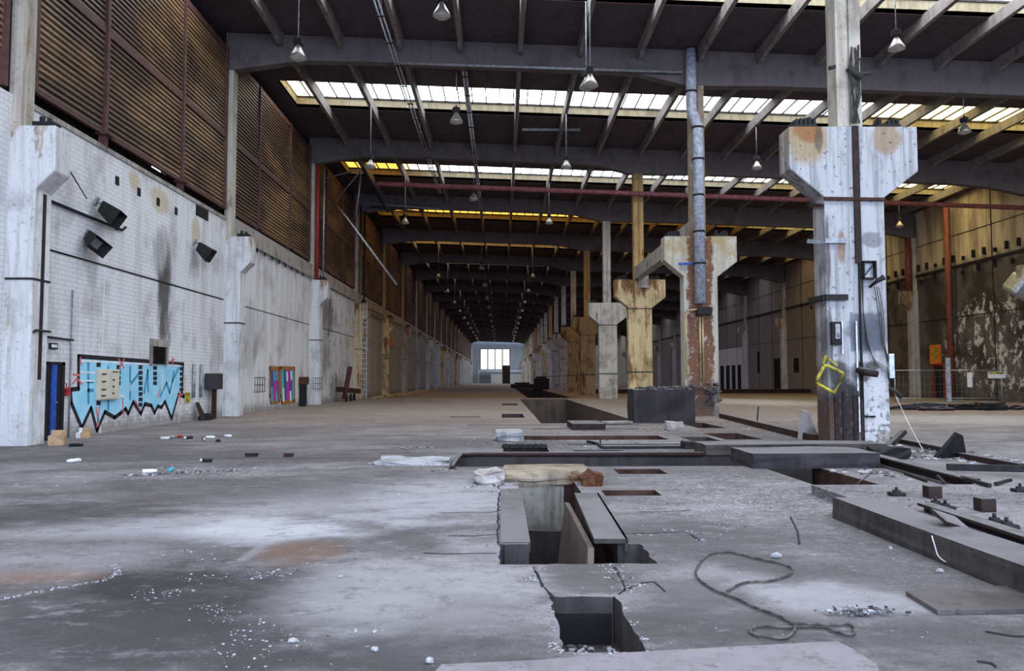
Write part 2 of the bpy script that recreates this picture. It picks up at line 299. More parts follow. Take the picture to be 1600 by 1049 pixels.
# ------------------------------------------------------------------ mesh kit
class MB:
    def __init__(s): s.b = bmesh.new()
    def quad(s, pts, mi=0):
        f = s.b.faces.new([s.b.verts.new(p) for p in pts]); f.material_index = mi; return f
    def box(s, x0, x1, y0, y1, z0, z1, mi=0, shear=False, m=None):
        q = [Vector((x, y, z)) for z in (z0, z1) for y in (y0, y1) for x in (x0, x1)]
        if shear: q = [Vector((p.x, p.y, p.z + zs(p.x))) for p in q]
        if m is not None: q = [m @ p for p in q]
        v = [s.b.verts.new(p) for p in q]
        for f in ((0, 2, 3, 1), (4, 5, 7, 6), (0, 1, 5, 4), (2, 6, 7, 3), (0, 4, 6, 2), (1, 3, 7, 5)):
            s.b.faces.new([v[i] for i in f]).material_index = mi
        return s
    def prism(s, poly, axis, a, b, mi=0):
        """poly in the two other axes (in x,y,z order), extruded from a to b along axis"""
        def P(u, v, t): return {'x': (t, u, v), 'y': (u, t, v), 'z': (u, v, t)}[axis]
        A = [s.b.verts.new(P(u, v, a)) for u, v in poly]; B = [s.b.verts.new(P(u, v, b)) for u, v in poly]
        n = len(poly)
        for i in range(n): s.b.faces.new((A[i], A[(i+1) % n], B[(i+1) % n], B[i])).material_index = mi
        for V in (A, B):
            for tri in geometry.tessellate_polygon([[Vector((u, v, 0)) for u, v in poly]]):
                s.b.faces.new([V[i] for i in tri]).material_index = mi
        return s
    def tube(s, pts, r, n=8, mi=0, cap=True):
        pts = [Vector(p) for p in pts]; rings = []
        for i, p in enumerate(pts):
            d = (pts[min(i+1, len(pts)-1)] - pts[max(i-1, 0)])
            d = d.normalized() if d.length > 1e-9 else Vector((0, 0, 1))
            a = d.cross(Vector((0, 0, 1)) if abs(d.z) < .9 else Vector((1, 0, 0))).normalized(); b = d.cross(a)
            rr = r[i] if isinstance(r, (list, tuple)) else r
            rings.append([s.b.verts.new(p + rr*(a*math.cos(2*math.pi*k/n) + b*math.sin(2*math.pi*k/n))) for k in range(n)])
        for A, B in zip(rings, rings[1:]):
            for k in range(n): f = s.b.faces.new((A[k], A[(k+1) % n], B[(k+1) % n], B[k])); f.material_index = mi; f.smooth = n > 5
        if cap: s.b.faces.new(rings[0]).material_index = mi; s.b.faces.new(rings[-1][::-1]).material_index = mi
        return s
    def lathe(s, prof, c=(0, 0, 0), n=16, mi=0):
        rings = [[s.b.verts.new((c[0] + r*math.cos(2*math.pi*k/n), c[1] + r*math.sin(2*math.pi*k/n), c[2] + z)) for k in range(n)] for r, z in prof]
        for A, B in zip(rings, rings[1:]):
            for k in range(n): f = s.b.faces.new((A[k], A[(k+1) % n], B[(k+1) % n], B[k])); f.smooth = True; f.material_index = mi
        return s
    def bar(s, p, q, wx, wz, mi=0):
        """square bar from p to q"""
        p, q = Vector(p), Vector(q); d = q - p; L = d.length; d.normalize()
        a = d.cross(Vector((0, 0, 1))); a = a.normalized() if a.length > 1e-4 else Vector((1, 0, 0)); u = a.cross(d)
        m = Matrix((( a.x, d.x, u.x, p.x), (a.y, d.y, u.y, p.y), (a.z, d.z, u.z, p.z), (0, 0, 0, 1)))
        return s.box(-wx/2, wx/2, 0, L, -wz/2, wz/2, mi, m=m)
    def lump(s, c, r, rnd, mi=0, flat=.6):
        m = Matrix.Translation(c) @ Matrix.Rotation(rnd.random()*6.28, 4, 'Z')
        g = bmesh.ops.create_icosphere(s.b, subdivisions=1, radius=r, matrix=m)
        sx, sy = rnd.uniform(.6, 1.3), rnd.uniform(.6, 1.3)
        for v in g['verts']:
            o = v.co - Vector(c); k = rnd.uniform(.75, 1.2)
            v.co = Vector(c) + Vector((o.x*sx*k, o.y*sy*k, o.z*flat*k))
        if mi:
            for v in g['verts']:
                for f in v.link_faces: f.material_index = mi
        return s
    def rough(s, cuts, amp, rnd):
        bmesh.ops.remove_doubles(s.b, verts=s.b.verts[:], dist=1e-4)
        bmesh.ops.subdivide_edges(s.b, edges=s.b.edges[:], cuts=cuts, use_grid_fill=True)
        for v in s.b.verts: v.co += Vector((rnd.uniform(-amp, amp), rnd.uniform(-amp, amp), rnd.uniform(-amp, amp)))
        return s
    def build(s, name, mats, parent=None, bevel=0, recalc=True):
        if recalc: bmesh.ops.recalc_face_normals(s.b, faces=s.b.faces[:])
        me = bpy.data.meshes.new(name); s.b.to_mesh(me); s.b.free()
        for m in (mats if isinstance(mats, (list, tuple)) else [mats]): me.materials.append(M[m] if isinstance(m, str) else m)
        o = bpy.data.objects.new(name, me); COL.objects.link(o)
        if parent is not None: o.parent = parent
        if bevel:
            b = o.modifiers.new('bevel', 'BEVEL'); b.width = bevel; b.segments = 2; b.limit_method = 'ANGLE'
        return o
def tag(o, label, cat, group=None):
    o['label'] = label; o['category'] = cat
    if group: o['group'] = group
    return o
def thing(name, label, cat, loc=(0, 0, 0), rz=0, group=None):
    o = bpy.data.objects.new(name, None); COL.objects.link(o); o.location = loc; o.rotation_euler = (0, 0, rz); o.empty_display_size = .2
    return tag(o, label, cat, group)
def structure(o): o['kind'] = 'structure'; return o
def dup(root, loc, label, group=None, rz=None, mats=None):
    r = root.copy(); COL.objects.link(r); r.location = loc; r['label'] = label
    if rz is not None: r.rotation_euler = (0, 0, rz)
    if group: r['group'] = group
    def kids(src, dst):
        for ch in list(src.children):
            c = ch.copy(); COL.objects.link(c); c.parent = dst; kids(ch, c)
    kids(root, r); return r
def remat(root, table):
    """give one copied thing its own paint: table maps part name to material"""
    for o in [root] + list(root.children):
        k = o.name.split('.')[0]
        if k in table:
            o.data = o.data.copy(); o.data.materials[0] = M[table[k]]
    return root

# ------------------------------------------------------------------ FLOOR with its pits (height field of cells)
# x0, x1, y0, y1, level, bottom material, wall material   (0 floor, 1 pit, 2 rust, 3 long pit)
HOLES = [
    (.36, .84, 4.68, 5.86, -.34, 1, 1), (-.03, 1.34, 6.88, 7.72, -.55, 1, 1), (.27, .95, 6.88, 12.42, -2.2, 1, 1), (.95, 1.12, 7.72, 12.42, -.8, 1, 2),
    (1.43, 2.2, 10.83, 11.37, -.35, 1, 2), (1.97, 2.8, 13.27, 14.0, -.35, 1, 2), (.02, 1.05, 16.95, 18.35, -.4, 1, 2),
    (-.9, 7.1, 14.45, 16.5, -1.1, 1, 1), (4.7, 5.7, 10.95, 14.45, -.8, 1, 2),
    (.3, 4.42, 20.7, 22.2, -.6, 1, 2), (4.9, 5.65, 19.6, 21.65, -.6, 1, 1), (5.9, 6.9, 20.7, 23.1, -.5, 1, 2), (6.4, 7.3, 25.5, 28.5, -.5, 1, 2),
    (0, .95, 32.6, 36.2, -.5, 1, 1), (0, 1.0, 48.2, 51.2, -.5, 1, 1), (1.42, 5.1, 28.35, 62.4, -3.6, 1, 3), (2.2, 6.0, 66.5, 135, -3, 1, 1),
    (1.6, 4.4, 19.15, 19.4, -.15, 1, 1), (-1.2, 4.85, 27.35, 27.62, -.12, 1, 1), (.95, 2.1, 25.15, 25.4, -.12, 1, 1), (3.3, 4.4, 25.15, 25.4, -.12, 1, 1), (1.6, 2.7, 17.5, 17.75, -.15, 1, 1),
    (-5.6, -1.9, 16.05, 16.1, -.05, 1, 1), (-2.2, -.9, 33.0, 33.6, -.05, 1, 1),
    (4.28, 9.0, 3.6, 10.9, .13, 0, 0)]
def build_floor():
    xs = {-13, -12.0, 40}; ys = {-45, 310}
    for h in HOLES: xs.update(h[0:2]); ys.update(h[2:4])
    xs.update(-.3 + .11*i for i in range(18)); ys.update(4.4 + .11*i for i in range(34))
    def clean(a):
        o = []
        for q in sorted(a):
            if not o or q - o[-1] > .02: o.append(q)
        return o
    hx = clean(xs); hy = clean(ys); b = bmesh.new(); rnd = random.Random(3)
    def cell(i, j):
        if not (0 <= i < len(hx)-1 and 0 <= j < len(hy)-1): return None
        cx, cy = (hx[i]+hx[i+1])/2, (hy[j]+hy[j+1])/2; best = (0, 0, 0)
        for h in HOLES:
            if h[0] < cx < h[1] and h[2] < cy < h[3] and (best[0] == 0 or h[4] < best[0]): best = (h[4], h[5], h[6])
        return best
    C = {(i, j): cell(i, j) for i in range(len(hx)-1) for j in range(len(hy)-1)}
    jit = {}
    for i in range(len(hx)):
        for j in range(len(hy)):
            near = {C.get((i+a, j+c), (0,))[0] for a in (-1, 0) for c in (-1, 0)}
            k = .016 if len(near) > 1 and hy[j] < 9 and hx[i] < 1.7 else 0
            jit[i, j] = (hx[i] + rnd.uniform(-k, k), hy[j] + rnd.uniform(-k, k))
    vc = {}
    def V(i, j, z):
        if (i, j, z) not in vc: vc[i, j, z] = b.verts.new((*jit[i, j], z))
        return vc[i, j, z]
    for (i, j), (z, mf, mw) in C.items():
        f = b.faces.new((V(i, j, z), V(i+1, j, z), V(i+1, j+1, z), V(i, j+1, z))); f.material_index = mf
        for (di, dj, e) in ((1, 0, ((i+1, j), (i+1, j+1))), (0, 1, ((i+1, j+1), (i, j+1)))):
            o = C.get((i+di, j+dj))
            if o is None or abs(o[0]-z) < 1e-6: continue
            p, q = e; f = b.faces.new((V(*p, z), V(*p, o[0]), V(*q, o[0]), V(*q, z))); f.material_index = (mw if z < o[0] else o[2])
    mb = MB(); mb.b.free(); mb.b = b
    return structure(mb.build('floor', ['floor', 'pit', 'pit_rust', 'pit_streak'], recalc=False))
build_floor()

# ------------------------------------------------------------------ WALLS
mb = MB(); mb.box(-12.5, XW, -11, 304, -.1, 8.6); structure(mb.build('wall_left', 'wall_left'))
mb = MB()
for g in range(-2, NG-1):      # dark backing added behind the louvres against daylight leaks; one gap lets daylight through
    if g == 0:
        mb.box(-12.75, -12.55, GY(g), GY(g)+BAY, 8.4, 9.22); mb.box(-12.75, -12.55, GY(g), GY(g)+BAY, 9.6, 17.4)
        for a, b_ in ((0, 8.9), (10.1, BAY)): mb.box(-12.75, -12.55, GY(g)+a, GY(g)+b_, 9.22, 9.6)
    else: mb.box(-12.75, -12.55, GY(g), GY(g)+BAY, 8.4, 17.4)
structure(mb.build('wall_left_backing', 'dark_brown'))
mb = MB(); mb.box(XR, XR+.4, -11, 304, -.1, 15.5)
structure(mb.build('wall_right', 'wall_right'))
mb = MB()                      # joints and ledge of the right wall
for y in [44 + 4.99*i for i in range(24)]: mb.box(XR-.03, XR+.02, y-.04, y+.04, 0, 14.9)
for z in (12.4, 6.2): mb.box(XR-.025, XR+.02, 40, 200, z-.03, z+.03)
mb.box(XR-.14, XR+.02, 40, 200, 9.9, 10.1)
structure(mb.build('trim_1', 'dark'))
mb = MB()                      # joints of the left wall
for y in (23.7, 29.4, 31.2): mb.box(XW-.02, XW+.003, y-.03, y+.03, 0, 8.55)
for y in [34+3.7*i for i in range(1, 24)]: mb.box(XW-.02, XW+.003, y-.02, y+.02, 0, 7.9)
structure(mb.build('trim_2', 'wash'))
mb = MB()
mb.box(XW-.02, XW+.02, 19.7, 33.8, 5.02, 5.07); mb.box(XW-.02, XW+.02, 34.7, 300, 5.0, 5.03)
structure(mb.build('trim_3', 'dark'))
mb = MB()                      # concrete sill beam on the wall head from the second bay on
for g in range(1, NG-1): mb.box(XW-.05, XW+.16, GY(g)+.75, GY(g+1)-.05, 7.95, 8.78)
for g in range(0, NG-1): mb.box(XW-.4, XW+.04, GY(g)+.75, GY(g+1)-.05, 8.5, 8.66)
structure(mb.build('trim_4', 'sill', bevel=.02))

# far end wall with its window, white portal and low rooms
YF = 304
mb = MB()
wx0, wx1, wz0, wz1 = -8.3, 3.1, 5.3, 13.2
mb.box(-12.5, wx0, YF, YF+.5, -.1, 17.5); mb.box(wx1, 35, YF, YF+.5, -.1, 17.5); mb.box(wx0, wx1, YF, YF+.5, -.1, wz0); mb.box(wx0, wx1, YF, YF+.5, wz1, 17.5)
structure(mb.build('wall_end', 'far_wall'))
win = structure(thing('window_21', 'far end window of four tall bright panes', 'window', (0, YF, 0)))
mb = MB(); mb.box(wx0, wx1, .3, .32, wz0, wz1); mb.build('pane', emit('end_daylight', (.9, .96, 1), 1.0), win)
mb = MB()
for i in range(5): x = wx0 + (wx1-wx0)*i/4; mb.box(x-.22, x+.22, -.05, .25, wz0, wz1)
mb.box(wx0, wx1, -.05, .25, wz0-.15, wz0+.1); mb.box(wx0, wx1, -.05, .25, wz1-.1, wz1+.15)
for i in range(12): x = wx0+3 + i*.7; mb.box(x-.04, x+.04, .05, .2, wz0, wz0+3.6)
mb.box(wx0+3, wx1-1, .05, .2, wz0+3.5, wz0+3.65)
mb.build('window_frame', 'grey_metal', win)
for k in ('label', 'category'): del win[k]
mb = MB(); mb.box(-12, -11.2, YF-1, YF-.6, 0, 16.4); mb.box(9, 9.7, YF-1, YF-.6, 0, 16); mb.prism([(-12, 15.4), (-9, 16.0), (6.5, 15.6), (9.7, 14.6), (9.7, 16.0), (-12, 16.6)], 'y', YF-1, YF-.6)
structure(mb.build('trim_5', 'wash'))
tag(MB().box(-4, 7.6, YF-13, YF-4, 0, 3.4).box(-9, 7.6, YF-4, YF-1.2, 4.4, 5.0).box(-9, -8.7, YF-4, YF-3.7, 0, 4.4).build('low_office', 'wash'), 'low whitewashed office built under the far end window', 'room')
tag(MB().box(.2, 2.9, YF-30, YF-28.5, 0, 6.4).build('tall_cabinet', 'dark_brown', bevel=.05), 'tall dark cabinet standing in front of the far end window', 'cabinet')

# ------------------------------------------------------------------ ROOF: slab with slots, kerbs, skylights
SL0, SL1, RISE = 5.55, 9.5, .68           # slot within a bay
def slot(g): return (SL0 + 1.4, SL1 + 1.4) if g == 0 else (SL0, SL1)
mb = MB()
for g in range(-2, NG-1):
    SA, SB = slot(g)
    y0, y1 = GY(g), GY(g+1); X0, X1 = -12.8, XR+.5
    mb.box(X0, X1, y0, y0+SA, 0, .2, 0, True); mb.box(X0, X1, y0+SB, y1, 0, .2, 0, True)
    mb.box(X0, -11.5, y0+SA, y0+SB, 0, .2, 0, True); mb.box(33.6, X1, y0+SA, y0+SB, 0, .2, 0, True)
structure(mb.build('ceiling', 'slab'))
mb = MB()
for g in range(-2, NG-1):
    y0 = GY(g); SA, SB = slot(g)
    for a in (SA-.15, SB): mb.box(-11.65, 33.75, y0+a, y0+a+.15, .004, RISE, 0, True)
    mb.box(-11.65, -11.5, y0+SA, y0+SB, .004, RISE, 0, True); mb.box(33.6, 33.75, y0+SA, y0+SB, .004, RISE, 0, True)
structure(mb.build('trim_6', 'upstand'))
def pane_mat(g):
    WH, YE, OR = (.86, .93, 1), (.85, .70, .30), (.27, .135, .022)
    if g <= 0: L = (WH, WH, WH, -20, 50, 5.5)
    elif g == 1: L = (YE, WH, YE, -10.5, 20, 5.0)
    elif g == 2: L = (OR, WH, YE, -5.5, 20, 4.4)
    elif g == 3: L = (OR, OR, YE, -4.5, 24, 4.0)
    elif g == 4: L = ((1, .64, .28), (1, .64, .28), (1, .66, .3), -4, 25, 1.7)
    elif g <= 12: L = ((.95, .85, .82), (.85, .8, .95), (.85, .8, .95), -4, 25, 1.3)
    else: L = (WH, WH, WH, -4, 25, 3.0)
    t = NT('skylight_daylight_%d' % (g+2)); v = t.world(); x = t.sep(v)[0]
    c = t.mix(t.step(x, L[3]-2.5, L[3]+2.5), L[0], L[1]); c = t.mix(t.step(x, L[4]-3, L[4]+3), c, L[2])
    e = t.n.new('ShaderNodeEmission'); t.link(c, e.inputs[0]); e.inputs[1].default_value = L[5]*PANE
    t.t.links.new(e.outputs[0], t.n['Material Output'].inputs[0]); return t.m
for g in range(-2, NG-1):
    SA, SB = slot(g)
    wn = structure(bpy.data.objects.new('window_%d' % (g+3), None)); COL.objects.link(wn); wn.location = (0, GY(g), 0)
    mb = MB(); mb.quad([(x, y, RISE + zs(x)) for x, y in ((-11.6, SA-.1), (-11.6, SB+.1), (33.7, SB+.1), (33.7, SA-.1))]); mb.build('pane', pane_mat(g), wn, recalc=False)
    mb = MB(); x = -11.5
    while 0 < g < 7 and x < 33.6: mb.box(x-.03, x+.03, SA, SB, RISE-.10, RISE-.01, 0, True); x += .76
    mb.box(-11.5, 33.6, SA, SA+.06, RISE-.1, RISE-.01, 0, True); mb.box(-11.5, 33.6, SB-.06, SB, RISE-.1, RISE-.01, 0, True)
    mb.build('window_frame', 'dark', wn)

# girders
def girder_mesh():
    prof = [(-12.15, 0), (-12.15, -1.68), (-11.7, -1.66), (-9.55, -1.27), (-8.6, -1.14), (-6, -1.08), (4.8, -1.10), (6.1, -1.16), (8.1, -1.60), (9.3, -1.60), (12, -1.5), (29, -1.5), (31, -1.62), (33.4, -2.05), (34.2, -2.1), (34.2, 0)]
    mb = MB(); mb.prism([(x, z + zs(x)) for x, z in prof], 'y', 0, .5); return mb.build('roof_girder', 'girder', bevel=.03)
g0 = girder_mesh(); gi = 0
for g in range(1, NG-1):
    o = g0 if g == 1 else g0.copy()
    if g > 1: COL.objects.link(o)
    o.location = (0, GY(g), 0)
    lab = 'sooty haunched concrete roof girder spanning the hall, nearest to the camera' if g == 1 else 'sooty haunched concrete roof girder, %s in the row from the camera' % ORD[g-1]
    tag(o, lab, 'beam', 'transverse roof girders')
# ribs
def rib_mesh():
    mb = MB(); L = BAY-.5; d = .46; e = .56; a, b_ = .13, .09
    st = [(0, e), (.45, e), (.95, d), (L-.95, d), (L-.45, e), (L, e)]
    rings = [[mb.b.verts.new(p) for p in ((-a, y, 0), (-b_, y, -z), (b_, y, -z), (a, y, 0))] for y, z in st]
    for A, B in zip(rings, rings[1:]):
        for k in range(4): mb.b.faces.new((A[k], A[(k+1) % 4], B[(k+1) % 4], B[k]))
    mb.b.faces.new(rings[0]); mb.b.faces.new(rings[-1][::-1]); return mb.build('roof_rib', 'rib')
r0 = rib_mesh(); NR = 17; first = True; far_ribs = MB()
for g in range(0, NG-1):
    for k in range(NR):
        x = -9.73 + 2.643*k
        if g <= 15:
            o = r0 if first else r0.copy()
            if not first: COL.objects.link(o)
            first = False; o.location = (x, GY(g)+.5, zs(x)+.002)
            tag(o, 'dark concrete roof rib, %s from the left wall, %s' % (ORD[k], 'running up to the first girder' if g == 0 else 'just beyond the %s girder' % ORD[g-1]), 'beam', 'roof ribs')
        else: far_ribs.box(x-.12, x+.12, GY(g)+.5, GY(g+1), zs(x)-.5, zs(x)+.01)
o = tag(far_ribs.build('far_roof_ribs', 'rib'), 'dark roof ribs in the farthest bays at the end of the hall', 'beams'); o['kind'] = 'stuff'
# ribs of the nearest bay come down to the first frame behind the main pillar
x = -12
# ------------------------------------------------------------------ LOUVRE SCREENS on the left wall
def corr(z0, z1, y0, y1):
    mb = MB(); p = .17; n = int((z1-z0)/p); prev = None
    for i in range(n+1):
        z = z0 + i*(z1-z0)/n
        for dz, dx in ((0, .0), (.025, .085), (.105, .075), (.13, .0)):
            if i == n and dz: break
            cur = [mb.b.verts.new((dx, y0, z+dz)), mb.b.verts.new((dx, y1, z+dz))]
            if prev: mb.b.faces.new((prev[0], prev[1], cur[1], cur[0]))
            prev = cur
    return mb.build('louvre_panel', 'louvre')
ls = thing('louvre_screen', '', 'louvre', (-12.12, Y1, 0), 0, 'louvre screens along the left wall')
ym = [.95, 4.55, 10.25, BAY-.18]
for i in range(3):
    for z0, z1 in ((9.12, 12.1), (12.35, 15.95)): corr(z0, z1, ym[i]+.07, ym[i+1]-.07).parent = ls
for i, y in enumerate(ym): MB().box(-.06, .16, y-.08, y+.08, 8.62 if i in (1, 2) else 9.0, 16.2).build('mullion', 'mullion', ls)
for i in (1, 2): MB().box(-.1, .3, ym[i]-.2, ym[i]+.25, 8.98, 9.06).build('foot_plate', 'mullion', ls)
MB().box(-.04, .12, ym[0], ym[3], 12.1, 12.36).build('rail', 'mullion', ls)
MB().box(-.04, .1, ym[0], ym[3], 15.93, 16.2).build('rail', 'mullion', ls)
MB().box(-.04, .08, ym[0], ym[3], 9.02, 9.13).build('rail', 'mullion', ls)
ls['label'] = 'brown slatted louvre screen above the graffiti wall, nearest of the row'
for g in range(1, NG-1): dup(ls, (-12.12, GY(g), 0), 'brown slatted louvre screen on the left wall, %s in the row from the camera' % ORD[g])
# slice of the screen to the left of the first pillar
t = thing('louvre_screen', 'brown slatted louvre strip at the left frame edge before the first pillar', 'louvre', (-12.12, Y1, 0), 0, 'louvre screens along the left wall')
corr(9.6, 15.9, -4.6, -.35).parent = t; MB().box(-.06, .16, -.35, -.2, 8.7, 16.2).build('mullion', 'mullion', t); MB().box(-.04, .12, -4.6, -.35, 12.1, 12.36).build('rail', 'mullion', t)

# ------------------------------------------------------------------ COLUMNS
def left_column():
    t = thing('wall_column', '', 'column', (-12, Y1, 0), 0, 'corbelled columns on the left wall')
    MB().prism([(-.1, 0), (.65, 0), (.65, 6.24), (1.1, 6.7), (1.1, 7.82), (-.1, 7.82)], 'y', 0, .72).build('shaft', 'white', t, .03)
    MB().box(-.1, .2, .05, .62, 7.82, 15.25).build('post', 'post', t, .02)
    MB().box(.45, .95, .12, .5, 7.82, 7.96).tube([(.6, .3, 7.9), (.6, .3, 8.12)], .07).tube([(.8, .25, 7.9), (.8, .25, 8.06)], .06).build('rail_pad', 'dark', t)
    MB().box(-.05, .67, -.02, .74, 4.02, 4.07).build('joint_band', 'dark', t)
    return t
lc = left_column()
lc['label'] = 'white corbelled wall column at the left frame edge, nearest of its row'
kinds = {1: ('white', 'white', 'post'), 2: ('white', 'white', 'post'), 3: ('cream', 'cream', 'post'), 4: ('cream', 'yellowish', 'post_orange'), 5: ('grey_col', 'grey stained', 'post_orange'), 6: ('grey_col', 'grey', 'post')}  # amber skylight tint is put into these cream shafts and orange posts
left_cols = [lc]
for g in range(1, NG):
    m, wd, pm = kinds.get(g, ('cream' if g in (9, 12) else 'white', 'cream' if g in (9, 12) else 'white', 'post'))
    o = dup(lc, (-12, GY(g), 0), '%s corbelled column on the left wall, %s from the camera' % (wd, ORD[g]))
    if m != 'white': remat(o, {'shaft': m})
    if pm != 'post': remat(o, {'post': pm})
    left_cols.append(o)
def row_column(cls='crane_column'):
    t = thing(cls, '', 'column', (8.69, Y1, 0), 0, 'corbelled columns of the middle row')
    P = [(-.745, -.3), (.745, -.3), (.745, 6.05), (1.62, 6.72), (1.62, 7.84), (-1.58, 7.84), (-1.58, 6.78), (-.745, 6.08)]
    MB().prism(P, 'y', 0, .72).build('shaft', 'white', t, .03)
    return t
def put_post(t, mat='post', zt=14.62):
    MB().prism([(-.36, 7.84), (-.06, 7.84), (-.06, zt), (-.36, zt)], 'y', .02, .58).prism([(-.02, 7.84), (.27, 7.84), (.27, zt), (-.02, zt)], 'y', .02, .58).box(-.08, 0, .08, .5, 7.84, zt).build('post', mat, t, .015)
def put_pads(t):
    rn = random.Random(5)
    for sx in (-1.25, .85):
        m = MB(); m.box(sx-.18, sx+.42, .1, .6, 7.84, 7.93)
        for i in range(5): a = sx - .1 + i*.11; m.box(a, a+.07, .15, .45, 7.93, 7.98 + rn.random()*.16)
        m.tube([(sx-.25, .3, 7.9), (sx-.05, .3, 8.02)], .06, 6); m.build('rail_pad', 'dark', t)
MB().box(.64, .66, .34, .48, 1.6, 6.2).build('stained_groove', 'dark_brown', lc)
MB().tube([(.66, .1, 2.75), (.72, .1, 2.8), (.72, .7, 2.8)], .03, 6).build('bracket', 'dark', lc)
mainc = row_column(); mainc['label'] = 'tall white peeling crane column in the right foreground with T shaped corbels'
mainc.children[0].data.materials[0] = M['pillar_front']
put_post(mainc, 'post', 14.55); put_pads(mainc)
t = mainc
def pf(px, py, dy=0):           # point on the main column's front, in its own space
    p = on(px, py, Y=Y1+dy); return (p.x - 8.69, dy, p.z)
a = pf(1331, 197); b_ = pf(1338, 412)
MB().box(-.02, .13, -.06, .0, b_[2], 7.84).build('cable_channel', 'dark_brown', t)
MB().box(.045, .075, -.07, -.0, 1.1, b_[2]).build('conduit', 'dark', t)
MB().bar((-.76, -.04, 6.02), (.745, -.04, 6.0), .07, .08).bar((-.80, -.04, 5.85), (-.80, .78, 6.05), .06, .08).build('steel_band', 'rust', t)
MB().bar((-.78, -.05, 4.97), (-.25, -.05, 4.97), .08, .12).bar((-.8, -.05, 4.95), (-1.05, .3, 5.02), .08, .10).build('bracket', 'grey_metal', t)
MB().bar((-.80, -.05, 3.58), (-.25, -.05, 3.58), .10, .14).bar((-.8, -.05, 3.58), (-.85, .75, 3.58), .10, .13).build('bracket', 'dark', t)
eb = MB().box(-.68, -.43, -.12, 0, 2.42, 2.98).build('switch_box', 'dark', t, .02)
MB().box(-.61, -.5, -.17, -.1, 2.56, 2.92).tube([(-.55, -.16, 2.85), (-.55, -.16, 2.6)], .04).build('switch', 'grey_metal', eb)
m = MB()
for x_, z0, z1 in ((-.40, 2.2, 3.0), (-.05, 1.3, 3.0), (-.03, .3, 1.15)): m.bar((x_, -.04, z0), (x_, -.04, z1), .035, .035)
m.build('conduit', 'galv', t)
m = MB(); m.box(.14, .40, -.06, -.0, 4.05, 4.42); m.build('junction_box', 'grey_metal', t)
m = MB()
for s_ in ((.10, .13), (.39, .42)): m.box(s_[0], s_[1], -.2, 0, 4.03, 4.45)
m.box(.1, .42, -.2, 0, 4.43, 4.46); m.box(.1, .42, -.2, 0, 4.02, 4.05); m.bar((.12, -.1, 4.05), (.42, -.1, 4.42), .02, .02); m.build('box_frame', 'dark', t)
MB().tube([(.30, -.05, 3.83), (.40, -.2, 3.95), (.55, -.3, 4.05)], [.03, .05, .07], 8).build('spot_lamp', 'dark', t)
m = MB(); rn = random.Random(11)
for i in range(4):
    x0 = .03 + i*.015; pts = [(x0, -.06, 4.9 - i*.03), (.11 + rn.uniform(-.03, .03), -.07, 4.0), (.10 + rn.uniform(-.02, .05), -.07, 3.2), (.16 + i*.02, -.07, 2.45), (.35, -.09, 2.05 - i*.03), (.66, -.1, 1.85 - i*.05), (.74, -.06, 1.4 - i*.03)]
    m.tube(pts, .008, 5)
for i in range(3): m.tube([(.42 + i*.05, -.05, 3.85), (.5 + i*.06, -.06, 3.2), (.56 + i*.03, -.06, 2.5), (.72, -.05, 1.9)], .009, 5)
m.build('cable', 'cable', t)
MB().tube([(.0, -.02, 1.8), (.03, -.3, 1.76), (.3, -.34, 1.70)], [.09, .1, .08], 10).build('pipe_stub', 'dark_brown', t)
MB().box(.7, .83, -.12, .15, 1.6, 2.2).build('meter_box', 'galv', t, .01)
MB().tube([(.70, -.1, 1.36), (.85, -.12, 1.28), (.98, -.12, 1.14)], .05, 8).build('hook', 'cable', t)
MB().box(.12, .36, -.06, 0, .66, .70).build('rebar_stub', 'dark', t)
m = MB()
for x0, x1, z0, z1 in ((-.62, -.52, .05, 1.15), (-.42, -.34, .05, 1.3), (-.16, -.08, .0, 1.2), (.02, .10, .0, 2.0)): m.box(x0, x1, -.035, .0, z0, z1)
m.build('groove_lining', 'dark_brown', t)
m = MB(); rn = random.Random(4)                                         # cables knotted on the post
for i in range(9):
    x0 = rn.uniform(-.05, .25); m.tube([(x0, -.02, 9.9 - rn.random()*.4), (x0 + rn.uniform(-.15, .15), -.1, 9.3), (x0*.6 + rn.uniform(-.1, .1), -.1, 8.7), (.05 + rn.uniform(-.12, .12), -.05, 7.9)], rn.choice((.010, .014, .02)), 5)
m.tube([(.05, -.1, 9.1), (.45, -.12, 9.15)], .05, 8).tube([(-.1, -.08, 9.3), (.2, -.12, 9.0)], .09, 8).tube([(-.55, -.02, 9.3), (-.4, -.02, 9.35)], .05, 8); m.build('cable', 'cable', t)
# the thin wire hanging away from the column is its own thing
p = on(1400, 620, Y=18.8); q = G(1443, 705); tag(MB().tube([p, (p+q)/2 + Vector((0, 0, -.05)), q], .006, 5).build('wire', 'white_paint'), 'thin pale wire slanting from the main pillar to the ground', 'wire')

rc = row_column(); put_pads(rc)
rc.location = (8.69, GY(1), 0)
rc['label'] = 'rust streaked crane column carrying a grey drainpipe, second of the middle row'
remat(rc, {'shaft': 'rusty_col'})
put_post(rc, 'rusty_col')
